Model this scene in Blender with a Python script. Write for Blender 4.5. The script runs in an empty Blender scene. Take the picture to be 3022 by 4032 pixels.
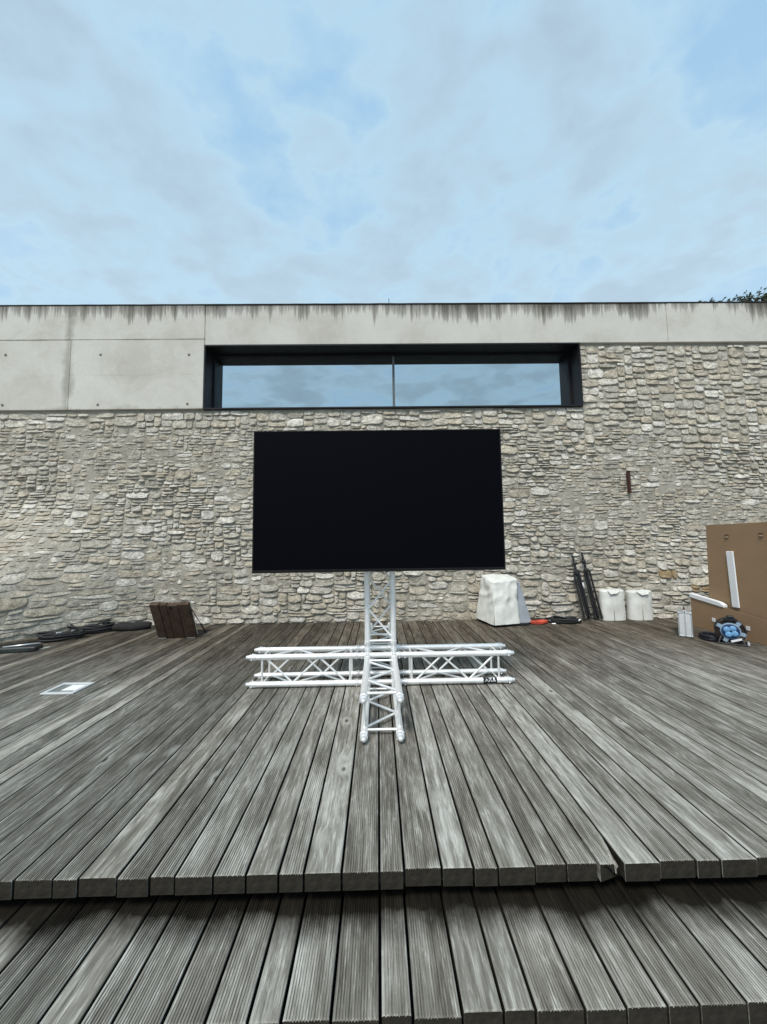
import bpy, math, random
from mathutils import Vector, Matrix, noise
from math import sin, cos, pi, radians

scn = bpy.context.scene
C = scn.collection
R = random.Random(7)

# ------------------------------------------------------------------ camera
CAM_H = 1.30
PITCH, YAW, ROLL, FPX = radians(4.558), radians(0.856), radians(0.80), 1514.0
fwd = Vector((sin(YAW) * cos(PITCH), cos(YAW) * cos(PITCH), sin(PITCH)))
right0 = Vector((cos(YAW), -sin(YAW), 0))
up0 = right0.cross(fwd)
rightv = (cos(ROLL) * right0 - sin(ROLL) * up0).normalized()
upv = rightv.cross(fwd).normalized()
cd = bpy.data.cameras.new('camera')
cam = bpy.data.objects.new('camera', cd)
C.objects.link(cam)
cam.matrix_world = Matrix((
    (rightv.x, upv.x, -fwd.x, 0.0),
    (rightv.y, upv.y, -fwd.y, 0.0),
    (rightv.z, upv.z, -fwd.z, CAM_H),
    (0, 0, 0, 1)))
cd.sensor_fit = 'HORIZONTAL'
cd.sensor_width = 36.0
cd.lens = 36.0 * FPX / 3022.0
cd.clip_start = 0.05
cd.clip_end = 5000
scn.camera = cam

# ------------------------------------------------------------------ light
SUN_EL, SUN_ROT = radians(54), radians(205)
sd = bpy.data.lights.new('sun', 'SUN')
sd.energy = 1.5
sd.angle = radians(16)
sd.color = (1.0, 0.94, 0.86)
sun = bpy.data.objects.new('sun', sd)
C.objects.link(sun)
sdir = Vector((sin(SUN_ROT) * cos(SUN_EL), cos(SUN_ROT) * cos(SUN_EL), sin(SUN_EL)))
sun.rotation_euler = (-sdir).to_track_quat('-Z', 'Y').to_euler()

w = bpy.data.worlds.new('World')
scn.world = w
w.use_nodes = True
wn, wl = w.node_tree.nodes, w.node_tree.links
wn.clear()


def N(nodes, typ, **kw):
    n = nodes.new(typ)
    for k, v in kw.items():
        if k.startswith('i_'):
            key = k[2:]
            n.inputs[int(key) if key.isdigit() else key.replace('_', ' ')].default_value = v
        else:
            setattr(n, k, v)
    return n


def ramp(nodes, stops, interp='LINEAR'):
    r = nodes.new('ShaderNodeValToRGB')
    r.color_ramp.interpolation = interp
    el = r.color_ramp.elements
    while len(el) > 1:
        el.remove(el[-1])
    for i, (p, c) in enumerate(stops):
        e = el[0] if i == 0 else el.new(p)
        e.position = p
        if not isinstance(c, (tuple, list)):
            c = (c, c, c)
        e.color = (*c[:3], 1)
    return r


sky = N(wn, 'ShaderNodeTexSky', sky_type='NISHITA', sun_disc=False)
sky.sun_elevation, sky.sun_rotation = SUN_EL, SUN_ROT
sky.air_density, sky.dust_density, sky.ozone_density = 1.0, 1.0, 1.5
tc = N(wn, 'ShaderNodeTexCoord')
sep = N(wn, 'ShaderNodeSeparateXYZ')
wl.new(tc.outputs['Generated'], sep.inputs[0])
# cloud sheet: direction projected on a flat layer high above
zz = N(wn, 'ShaderNodeMath', operation='MAXIMUM', i_1=0.0)
wl.new(sep.outputs['Z'], zz.inputs[0])
za = N(wn, 'ShaderNodeMath', operation='ADD', i_1=0.11)
wl.new(zz.outputs[0], za.inputs[0])
px = N(wn, 'ShaderNodeMath', operation='DIVIDE')
py = N(wn, 'ShaderNodeMath', operation='DIVIDE')
wl.new(sep.outputs['X'], px.inputs[0]); wl.new(za.outputs[0], px.inputs[1])
wl.new(sep.outputs['Y'], py.inputs[0]); wl.new(za.outputs[0], py.inputs[1])
cmb = N(wn, 'ShaderNodeCombineXYZ')
wl.new(px.outputs[0], cmb.inputs[0]); wl.new(py.outputs[0], cmb.inputs[1])
def layer(loc, rot, scl, **kw):
    mp = N(wn, 'ShaderNodeMapping')
    mp.inputs['Location'].default_value = loc
    mp.inputs['Rotation'].default_value = (0, 0, radians(rot))
    mp.inputs['Scale'].default_value = scl
    wl.new(cmb.outputs[0], mp.inputs['Vector'])
    nn = N(wn, 'ShaderNodeTexNoise', **kw)
    wl.new(mp.outputs[0], nn.inputs['Vector'])
    return nn


nb = layer((2.3, 0.9, 0), 38, (1.0, 0.72, 1), i_Scale=1.5, i_Detail=7.0, i_Roughness=0.58, i_Distortion=0.25)
ns = layer((0.4, 5.2, 0), -22, (0.85, 1.0, 1), i_Scale=5.5, i_Detail=3.5, i_Roughness=0.5, i_Distortion=0.25)
nt = layer((7.4, 2.2, 0), 50, (0.8, 1.0, 1), i_Scale=12.0, i_Detail=5.0, i_Roughness=0.62, i_Distortion=0.2)
cov1 = ramp(wn, [(0.35, 0.0), (0.65, 1.0)], 'EASE')
wl.new(nb.outputs['Fac'], cov1.inputs[0])
cov2 = ramp(wn, [(0.38, 0.0), (0.60, 1.0)], 'EASE')
wl.new(ns.outputs['Fac'], cov2.inputs[0])
cov3 = ramp(wn, [(0.36, 0.0), (0.66, 1.0)])
wl.new(nt.outputs['Fac'], cov3.inputs[0])
c1s = N(wn, 'ShaderNodeMath', operation='MULTIPLY', i_1=0.40)
wl.new(cov1.outputs[0], c1s.inputs[0])
c2s = N(wn, 'ShaderNodeMath', operation='MULTIPLY_ADD', i_1=0.38)
wl.new(cov2.outputs[0], c2s.inputs[0]); wl.new(c1s.outputs[0], c2s.inputs[2])
cov = N(wn, 'ShaderNodeMath', operation='MULTIPLY_ADD', i_1=0.22)
wl.new(cov3.outputs[0], cov.inputs[0]); wl.new(c2s.outputs[0], cov.inputs[2])
# colours: thin white veil over blue, greyer where the cloud is thick
SKYK = 4.35
thr = ramp(wn, [(0.08, (0.41, 0.70, 0.97)), (0.40, (0.54, 0.80, 0.97)), (0.70, (0.505, 0.69, 0.845)), (0.95, (0.435, 0.59, 0.745))])
wl.new(cov.outputs[0], thr.inputs[0])
thick = N(wn, 'ShaderNodeMixRGB', blend_type='MULTIPLY', i_0=1.0)
thick.inputs[2].default_value = (SKYK * 1.05, SKYK * 1.05, SKYK * 1.05, 1)
far = ramp(wn, [(0.30, 1.0), (0.62, 0.0)])          # low cloud darkened on purpose, to give the window reflection contrast
wl.new(zz.outputs[0], far.inputs[0])
fcov = ramp(wn, [(0.35, 0.0), (0.75, 0.62)])
wl.new(cov.outputs[0], fcov.inputs[0])
fm_ = N(wn, 'ShaderNodeMath', operation='MULTIPLY')
wl.new(far.outputs[0], fm_.inputs[0]); wl.new(fcov.outputs[0], fm_.inputs[1])
dk = N(wn, 'ShaderNodeMixRGB', blend_type='MULTIPLY')
dk.inputs[2].default_value = (0.42, 0.50, 0.58, 1)
wl.new(fm_.outputs[0], dk.inputs[0]); wl.new(thr.outputs[0], dk.inputs[1])
wl.new(dk.outputs[0], thick.inputs[1])
hz = ramp(wn, [(0.0, 1.0), (0.50, 0.85), (0.64, 0.40), (1.0, 0.0)])
wl.new(zz.outputs[0], hz.inputs[0])
veil = N(wn, 'ShaderNodeMixRGB')
veil.inputs[2].default_value = (0.78 * SKYK, 0.97 * SKYK, 1.06 * SKYK, 1)
hzm = N(wn, 'ShaderNodeMath', operation='MULTIPLY', i_1=0.46)
wl.new(hz.outputs[0], hzm.inputs[0])
wl.new(hzm.outputs[0], veil.inputs[0])
wl.new(thick.outputs[0], veil.inputs[1])
skm = N(wn, 'ShaderNodeMixRGB')
cf = N(wn, 'ShaderNodeMath', operation='MULTIPLY_ADD', i_1=0.20, i_2=0.78)
wl.new(cov.outputs[0], cf.inputs[0])
wl.new(cf.outputs[0], skm.inputs[0])
wl.new(sky.outputs[0], skm.inputs[1])
wl.new(veil.outputs[0], skm.inputs[2])
bg = N(wn, 'ShaderNodeBackground', i_Strength=0.10)
wl.new(skm.outputs[0], bg.inputs['Color'])
wo = N(wn, 'ShaderNodeOutputWorld')
wl.new(bg.outputs[0], wo.inputs['Surface'])

vs = scn.view_settings
vs.view_transform = 'Standard'
vs.look = 'None'
vs.exposure = 1.05
vs.gamma = 1.0
vs.use_curve_mapping = False
scn.cycles.max_bounces = 5

# ------------------------------------------------------------------ helpers
WLOC = {}


class MB:
    def __init__(self):
        self.v, self.f, self.m = [], [], []

    def add(self, vs_, fs_):
        o = len(self.v)
        self.v += [tuple(p) for p in vs_]
        self.f += [tuple(i + o for i in f) for f in fs_]
        return self

    def box(self, x0, x1, y0, y1, z0, z1, b=0.0):
        if b <= 0:
            vs_ = [(x, y, z) for z in (z0, z1) for y in (y0, y1) for x in (x0, x1)]
            self.add(vs_, [(0, 2, 3, 1), (4, 5, 7, 6), (0, 1, 5, 4), (2, 6, 7, 3), (0, 4, 6, 2), (1, 3, 7, 5)])
            return self
        # chamfered box
        P = []
        idx = {}
        for sx in (0, 1):
            for sy in (0, 1):
                for sz in (0, 1):
                    X, Y, Z = (x0, x1)[sx], (y0, y1)[sy], (z0, z1)[sz]
                    dx, dy, dz = (b, -b)[sx], (b, -b)[sy], (b, -b)[sz]
                    idx[sx, sy, sz] = len(P)
                    P += [(X, Y + dy, Z + dz), (X + dx, Y, Z + dz), (X + dx, Y + dy, Z)]
        F = []
        g = idx
        F.append([g[0, 0, 0], g[0, 0, 1], g[0, 1, 1], g[0, 1, 0]])
        F.append([g[1, 0, 0], g[1, 1, 0], g[1, 1, 1], g[1, 0, 1]])
        F.append([g[0, 0, 0] + 1, g[1, 0, 0] + 1, g[1, 0, 1] + 1, g[0, 0, 1] + 1])
        F.append([g[0, 1, 0] + 1, g[0, 1, 1] + 1, g[1, 1, 1] + 1, g[1, 1, 0] + 1])
        F.append([g[0, 0, 0] + 2, g[0, 1, 0] + 2, g[1, 1, 0] + 2, g[1, 0, 0] + 2])
        F.append([g[0, 0, 1] + 2, g[1, 0, 1] + 2, g[1, 1, 1] + 2, g[0, 1, 1] + 2])
        for sy in (0, 1):
            for sz in (0, 1):
                a, c = g[0, sy, sz], g[1, sy, sz]
                F.append([a + 1, a + 2, c + 2, c + 1])
        for sx in (0, 1):
            for sz in (0, 1):
                a, c = g[sx, 0, sz], g[sx, 1, sz]
                F.append([a, a + 2, c + 2, c])
        for sx in (0, 1):
            for sy in (0, 1):
                a, c = g[sx, sy, 0], g[sx, sy, 1]
                F.append([a, a + 1, c + 1, c])
        for k in g.values():
            F.append([k, k + 1, k + 2])
        self.add(P, F)
        return self

    def tube(self, pts, r, seg=10, cap=True, closed=False):
        pts = [Vector(p) for p in pts]
        n = len(pts)
        rr = r if isinstance(r, (list, tuple)) else [r] * n
        rings = []
        prev = None
        for i, p in enumerate(pts):
            if closed:
                t = pts[(i + 1) % n] - pts[i - 1]
            else:
                t = pts[min(i + 1, n - 1)] - pts[max(i - 1, 0)]
            if t.length < 1e-9:
                t = Vector((0, 0, 1))
            t.normalize()
            if prev is None:
                a = Vector((0, 0, 1)) if abs(t.z) < 0.9 else Vector((1, 0, 0))
                u = t.cross(a).normalized()
            else:
                u = (prev - t * prev.dot(t))
                u = u.normalized() if u.length > 1e-6 else t.orthogonal().normalized()
            prev = u
            v = t.cross(u)
            rings.append([p + (u * cos(2 * pi * k / seg) + v * sin(2 * pi * k / seg)) * rr[i] for k in range(seg)])
        vs_ = [q for rg in rings for q in rg]
        fs_ = []
        m = n if closed else n - 1
        for i in range(m):
            a, b = i * seg, ((i + 1) % n) * seg
            for k in range(seg):
                k2 = (k + 1) % seg
                fs_.append((a + k, a + k2, b + k2, b + k))
        if cap and not closed:
            fs_.append(tuple(range(seg))[::-1])
            fs_.append(tuple((n - 1) * seg + k for k in range(seg)))
        self.add(vs_, fs_)
        return self

    def lathe(self, base, axis, prof, seg=16):
        """prof: list of (distance along axis, radius)"""
        base, axis = Vector(base), Vector(axis).normalized()
        return self.tube_rings(base, axis, prof, seg)

    def tube_rings(self, base, axis, prof, seg):
        u = axis.orthogonal().normalized()
        v = axis.cross(u)
        vs_, fs_ = [], []
        for d, r in prof:
            for k in range(seg):
                a = 2 * pi * k / seg
                vs_.append(base + axis * d + (u * cos(a) + v * sin(a)) * max(r, 1e-5))
        for i in range(len(prof) - 1):
            for k in range(seg):
                k2 = (k + 1) % seg
                fs_.append((i * seg + k, i * seg + k2, (i + 1) * seg + k2, (i + 1) * seg + k))
        fs_.append(tuple(range(seg))[::-1])
        fs_.append(tuple((len(prof) - 1) * seg + k for k in range(seg)))
        self.add(vs_, fs_)
        return self

    def quad(self, a, b, c, d):
        return self.add([a, b, c, d], [(0, 1, 2, 3)])

    def xf(self, M):
        self.v = [tuple(M @ Vector(p)) for p in self.v]
        return self

    def build(self, name, mat=None, parent=None, smooth=False, loc=None, sharp=None):
        off = WLOC.get(parent.name, Vector()) if parent else Vector()
        base = Vector(loc) if loc is not None else off
        me = bpy.data.meshes.new(name)
        me.from_pydata([tuple(Vector(p) - base) for p in self.v], [], self.f)
        me.update()
        if mat:
            me.materials.append(mat)
        if smooth:
            me.polygons.foreach_set('use_smooth', [True] * len(me.polygons))
            if sharp:
                try:
                    me.set_sharp_from_angle(angle=radians(sharp))
                except Exception:
                    pass
        o = bpy.data.objects.new(name, me)
        C.objects.link(o)
        if parent:
            o.parent = parent
        o.location = base - off
        WLOC[o.name] = base
        return o


def empty(name, loc, label=None, cat=None, group=None, kind=None):
    o = bpy.data.objects.new(name, None)
    C.objects.link(o)
    o.location = loc
    o.empty_display_size = 0.1
    WLOC[o.name] = Vector(loc)
    tag(o, label, cat, group, kind)
    return o


def tag(o, label=None, cat=None, group=None, kind=None):
    if label: o['label'] = label
    if cat: o['category'] = cat
    if group: o['group'] = group
    if kind: o['kind'] = kind
    return o


def sstep(a, b, x):
    t = max(0.0, min(1.0, (x - a) / (b - a)))
    return t * t * (3 - 2 * t)


# ------------------------------------------------------------------ materials
def newmat(name):
    m = bpy.data.materials.new(name)
    m.use_nodes = True
    nt = m.node_tree
    b = nt.nodes['Principled BSDF']
    return m, nt.nodes, nt.links, b


def plain(name, col, rough=0.6, metal=0.0, spec=0.5, var=0.12, scale=8.0, bump=0.0, bscale=60.0):
    m, n, l, b = newmat(name)
    t = N(n, 'ShaderNodeTexCoord')
    nz = N(n, 'ShaderNodeTexNoise', i_Scale=scale, i_Detail=5.0, i_Roughness=0.6)
    l.new(t.outputs['Object'], nz.inputs['Vector'])
    r = ramp(n, [(0.3, tuple(c * (1 - var) for c in col)), (0.7, tuple(min(1, c * (1 + var)) for c in col))])
    l.new(nz.outputs['Fac'], r.inputs[0])
    l.new(r.outputs[0], b.inputs['Base Color'])
    rr = ramp(n, [(0.3, max(0.02, rough - 0.06)), (0.7, min(1, rough + 0.06))])
    l.new(nz.outputs['Fac'], rr.inputs[0])
    l.new(rr.outputs[0], b.inputs['Roughness'])
    b.inputs['Metallic'].default_value = metal
    b.inputs['Specular IOR Level'].default_value = spec
    if bump:
        nb_ = N(n, 'ShaderNodeTexNoise', i_Scale=bscale, i_Detail=4.0)
        l.new(t.outputs['Object'], nb_.inputs['Vector'])
        bp = N(n, 'ShaderNodeBump', i_Strength=bump, i_Distance=0.01)
        l.new(nb_.outputs['Fac'], bp.inputs['Height'])
        l.new(bp.outputs[0], b.inputs['Normal'])
    return m


def wood_mat(name, dark, mid, light, dirt_shade=True, knots=True, endgrain=False):
    m, n, l, b = newmat(name)
    t = N(n, 'ShaderNodeTexCoord')
    oi = N(n, 'ShaderNodeObjectInfo')
    rv = N(n, 'ShaderNodeCombineXYZ')
    for i, k in enumerate((37.0, 91.0, 13.0)):
        mm = N(n, 'ShaderNodeMath', operation='MULTIPLY', i_1=k)
        l.new(oi.outputs['Random'], mm.inputs[0])
        l.new(mm.outputs[0], rv.inputs[i])
    co = N(n, 'ShaderNodeVectorMath', operation='ADD')
    l.new(t.outputs['Object'], co.inputs[0]); l.new(rv.outputs[0], co.inputs[1])

    def mapped(s):
        mp = N(n, 'ShaderNodeMapping')
        mp.inputs['Scale'].default_value = s
        l.new(co.outputs[0], mp.inputs['Vector'])
        return mp
    # knots: warp + rings
    vk = N(n, 'ShaderNodeTexVoronoi', feature='F1', i_Scale=1.0, i_Randomness=1.0)
    mk = mapped((5.0, 2.6, 0.0))
    l.new(mk.outputs[0], vk.inputs['Vector'])
    # grain
    mg = mapped((52.0, 3.2, 52.0))
    kw = N(n, 'ShaderNodeMath', operation='MULTIPLY', i_1=2.2)
    kr = ramp(n, [(0.0, 1.0), (0.28, 0.0)], 'EASE')
    l.new(vk.outputs['Distance'], kr.inputs[0])
    l.new(kr.outputs[0], kw.inputs[0])
    wv = N(n, 'ShaderNodeVectorMath', operation='ADD')
    kc = N(n, 'ShaderNodeCombineXYZ')
    l.new(kw.outputs[0], kc.inputs[0])
    l.new(mg.outputs[0], wv.inputs[0]); l.new(kc.outputs[0], wv.inputs[1])
    ng = N(n, 'ShaderNodeTexNoise', i_Scale=1.0, i_Detail=6.0, i_Roughness=0.62, i_Distortion=0.25)
    l.new(wv.outputs[0], ng.inputs['Vector'])
    mf = mapped((230.0, 9.0, 230.0))
    nf = N(n, 'ShaderNodeTexNoise', i_Scale=1.0, i_Detail=4.0, i_Roughness=0.65)
    l.new(mf.outputs[0], nf.inputs['Vector'])
    mbk = mapped((9.0, 2.2, 9.0))
    nbk = N(n, 'ShaderNodeTexNoise', i_Scale=1.0, i_Detail=5.0, i_Roughness=0.6)
    l.new(mbk.outputs[0], nbk.inputs['Vector'])
    # weighted sum
    s1 = N(n, 'ShaderNodeMath', operation='MULTIPLY', i_1=0.44); l.new(ng.outputs['Fac'], s1.inputs[0])
    s2 = N(n, 'ShaderNodeMath', operation='MULTIPLY_ADD', i_1=0.30); l.new(nf.outputs['Fac'], s2.inputs[0]); l.new(s1.outputs[0], s2.inputs[2])
    s3 = N(n, 'ShaderNodeMath', operation='MULTIPLY_ADD', i_1=0.34); l.new(nbk.outputs['Fac'], s3.inputs[0]); l.new(s2.outputs[0], s3.inputs[2])
    r2 = N(n, 'ShaderNodeMath', operation='MULTIPLY_ADD', i_1=0.07); l.new(oi.outputs['Random'], r2.inputs[0]); l.new(s3.outputs[0], r2.inputs[2])
    mm2 = mapped((60.0, 9.0, 60.0))
    nm = N(n, 'ShaderNodeTexNoise', i_Scale=1.0, i_Detail=7.0, i_Roughness=0.7, i_Distortion=0.6)
    l.new(mm2.outputs[0], nm.inputs['Vector'])
    nmr = ramp(n, [(0.52, 0.0), (0.70, 0.11)])
    l.new(nm.outputs['Fac'], nmr.inputs[0])
    r3 = N(n, 'ShaderNodeMath', operation='ADD'); l.new(r2.outputs[0], r3.inputs[0]); l.new(nmr.outputs[0], r3.inputs[1])
    cr = ramp(n, [(0.42, dark), (0.565, mid), (0.725, light)])
    l.new(r3.outputs[0], cr.inputs[0])
    col = cr.outputs[0]
    if knots:
        kk0 = ramp(n, [(0.0, 0.95), (0.035, 0.85), (0.075, 0.0)])
        l.new(vk.outputs['Distance'], kk0.inputs[0])
        ksep = N(n, 'ShaderNodeSeparateColor'); l.new(vk.outputs['Color'], ksep.inputs[0])
        kon = N(n, 'ShaderNodeMath', operation='GREATER_THAN', i_1=0.48); l.new(ksep.outputs[0], kon.inputs[0])
        kk = N(n, 'ShaderNodeMath', operation='MULTIPLY'); l.new(kk0.outputs[0], kk.inputs[0]); l.new(kon.outputs[0], kk.inputs[1])
        mx = N(n, 'ShaderNodeMixRGB')
        mx.inputs[2].default_value = (dark[0] * 0.45, dark[1] * 0.42, dark[2] * 0.4, 1)
        l.new(kk.outputs[0], mx.inputs[0]); l.new(col, mx.inputs[1])
        kh0 = ramp(n, [(0.06, 0.0), (0.10, 0.6), (0.24, 0.0)])
        l.new(vk.outputs['Distance'], kh0.inputs[0])
        kh = N(n, 'ShaderNodeMath', operation='MULTIPLY'); l.new(kh0.outputs[0], kh.inputs[0]); l.new(kon.outputs[0], kh.inputs[1])
        mh = N(n, 'ShaderNodeMixRGB')
        mh.inputs[2].default_value = (*light, 1)
        l.new(kh.outputs[0], mh.inputs[0]); l.new(mx.outputs[0], mh.inputs[1])
        col = mh.outputs[0]
    if dirt_shade:
        g = N(n, 'ShaderNodeNewGeometry')
        sp = N(n, 'ShaderNodeSeparateXYZ')
        l.new(g.outputs['Position'], sp.inputs[0])
        nd = N(n, 'ShaderNodeTexNoise', i_Scale=0.8, i_Detail=6.0, i_Roughness=0.62)
        l.new(g.outputs['Position'], nd.inputs['Vector'])
        a = N(n, 'ShaderNodeMath', operation='MULTIPLY_ADD', i_1=3.2)
        l.new(nd.outputs['Fac'], a.inputs[0]); l.new(sp.outputs['Y'], a.inputs[2])
        dr = ramp(n, [(0.0, 0.0), (0.45, 0.10), (0.78, 0.56), (1.0, 0.78)])
        mr = N(n, 'ShaderNodeMapRange', i_1=3.7, i_2=6.9)
        l.new(a.outputs[0], mr.inputs[0]); l.new(mr.outputs[0], dr.inputs[0])
        md = N(n, 'ShaderNodeMixRGB', blend_type='MULTIPLY')
        md.inputs[2].default_value = (0.33, 0.26, 0.19, 1)
        l.new(dr.outputs[0], md.inputs[0]); l.new(col, md.inputs[1])
        col = md.outputs[0]
        # damp dirt on the lower tread, blackened further to paint the overhang's shade
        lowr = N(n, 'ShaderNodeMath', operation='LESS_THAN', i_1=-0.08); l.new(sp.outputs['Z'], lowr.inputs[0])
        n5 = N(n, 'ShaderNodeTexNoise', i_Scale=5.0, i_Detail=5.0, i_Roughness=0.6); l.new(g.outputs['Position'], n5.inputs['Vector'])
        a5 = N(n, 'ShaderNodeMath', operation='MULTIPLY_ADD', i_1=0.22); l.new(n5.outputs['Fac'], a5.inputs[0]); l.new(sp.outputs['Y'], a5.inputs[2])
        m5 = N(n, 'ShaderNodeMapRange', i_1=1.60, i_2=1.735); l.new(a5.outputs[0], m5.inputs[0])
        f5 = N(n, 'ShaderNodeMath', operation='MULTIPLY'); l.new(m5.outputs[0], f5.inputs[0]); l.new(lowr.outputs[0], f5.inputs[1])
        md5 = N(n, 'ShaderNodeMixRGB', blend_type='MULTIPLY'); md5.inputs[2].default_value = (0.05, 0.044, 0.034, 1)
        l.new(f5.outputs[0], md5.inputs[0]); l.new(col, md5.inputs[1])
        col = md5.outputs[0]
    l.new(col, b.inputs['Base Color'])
    b.inputs['Roughness'].default_value = 0.88
    b.inputs['Specular IOR Level'].default_value = 0.18
    bp = N(n, 'ShaderNodeBump', i_Strength=0.55, i_Distance=0.004)
    l.new(s2.outputs[0], bp.inputs['Height'])
    l.new(bp.outputs[0], b.inputs['Normal'])
    return m


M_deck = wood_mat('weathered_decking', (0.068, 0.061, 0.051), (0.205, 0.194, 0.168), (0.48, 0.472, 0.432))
M_end = plain('end_grain', (0.028, 0.025, 0.020), 0.95, spec=0.1, var=0.55, scale=11, bump=0.5, bscale=40)
M_lid = wood_mat('dark_hatch_wood', (0.026, 0.016, 0.011), (0.060, 0.038, 0.026), (0.11, 0.075, 0.055), dirt_shade=False, knots=False)
M_under = plain('dark_underside', (0.02, 0.018, 0.016), 0.9)


def stone_mat():
    m, n, l, b = newmat('rubble_limestone')
    t = N(n, 'ShaderNodeNewGeometry')
    at = N(n, 'ShaderNodeAttribute', attribute_name='tint')
    n1 = N(n, 'ShaderNodeTexNoise', i_Scale=11.0, i_Detail=7.0, i_Roughness=0.68)
    l.new(t.outputs['Position'], n1.inputs['Vector'])
    n2 = N(n, 'ShaderNodeTexNoise', i_Scale=48.0, i_Detail=5.0, i_Roughness=0.7)
    l.new(t.outputs['Position'], n2.inputs['Vector'])
    r1 = ramp(n, [(0.28, (0.46, 0.44, 0.41)), (0.5, (0.95, 0.94, 0.92)), (0.72, (1.36, 1.35, 1.34))])
    l.new(n1.outputs['Fac'], r1.inputs[0])
    r2 = ramp(n, [(0.34, 0.58), (0.60, 1.16)])
    l.new(n2.outputs['Fac'], r2.inputs[0])
    a = N(n, 'ShaderNodeMixRGB', blend_type='MULTIPLY', i_0=1.0)
    l.new(at.outputs['Color'], a.inputs[1]); l.new(r1.outputs[0], a.inputs[2])
    a2 = N(n, 'ShaderNodeMixRGB', blend_type='MULTIPLY', i_0=0.85)
    l.new(a.outputs[0], a2.inputs[1]); l.new(r2.outputs[0], a2.inputs[2])
    l.new(a2.outputs[0], b.inputs['Base Color'])
    b.inputs['Roughness'].default_value = 0.92
    b.inputs['Specular IOR Level'].default_value = 0.2
    ad = N(n, 'ShaderNodeMath', operation='MULTIPLY_ADD', i_1=0.35)
    l.new(n2.outputs['Fac'], ad.inputs[0]); l.new(n1.outputs['Fac'], ad.inputs[2])
    bp = N(n, 'ShaderNodeBump', i_Strength=0.9, i_Distance=0.03)
    l.new(ad.outputs[0], bp.inputs['Height']); l.new(bp.outputs[0], b.inputs['Normal'])
    return m


def mortar_mat():
    m, n, l, b = newmat('lime_mortar')
    t = N(n, 'ShaderNodeNewGeometry')
    n1 = N(n, 'ShaderNodeTexNoise', i_Scale=3.0, i_Detail=8.0, i_Roughness=0.68)
    l.new(t.outputs['Position'], n1.inputs['Vector'])
    n2 = N(n, 'ShaderNodeTexNoise', i_Scale=34.0, i_Detail=6.0, i_Roughness=0.7)
    l.new(t.outputs['Position'], n2.inputs['Vector'])
    r1 = ramp(n, [(0.3, (0.26, 0.237, 0.192)), (0.52, (0.365, 0.338, 0.282)), (0.75, (0.45, 0.42, 0.36))])
    ad = N(n, 'ShaderNodeMath', operation='MULTIPLY_ADD', i_1=0.45)
    sb = N(n, 'ShaderNodeMath', operation='SUBTRACT', i_1=0.22)
    l.new(n2.outputs['Fac'], ad.inputs[0]); l.new(n1.outputs['Fac'], ad.inputs[2])
    l.new(ad.outputs[0], sb.inputs[0]); l.new(sb.outputs[0], r1.inputs[0])
    l.new(r1.outputs[0], b.inputs['Base Color'])
    b.inputs['Roughness'].default_value = 0.95
    b.inputs['Specular IOR Level'].default_value = 0.15
    bp = N(n, 'ShaderNodeBump', i_Strength=0.8, i_Distance=0.03)
    l.new(ad.outputs[0], bp.inputs['Height']); l.new(bp.outputs[0], b.inputs['Normal'])
    return m


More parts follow.
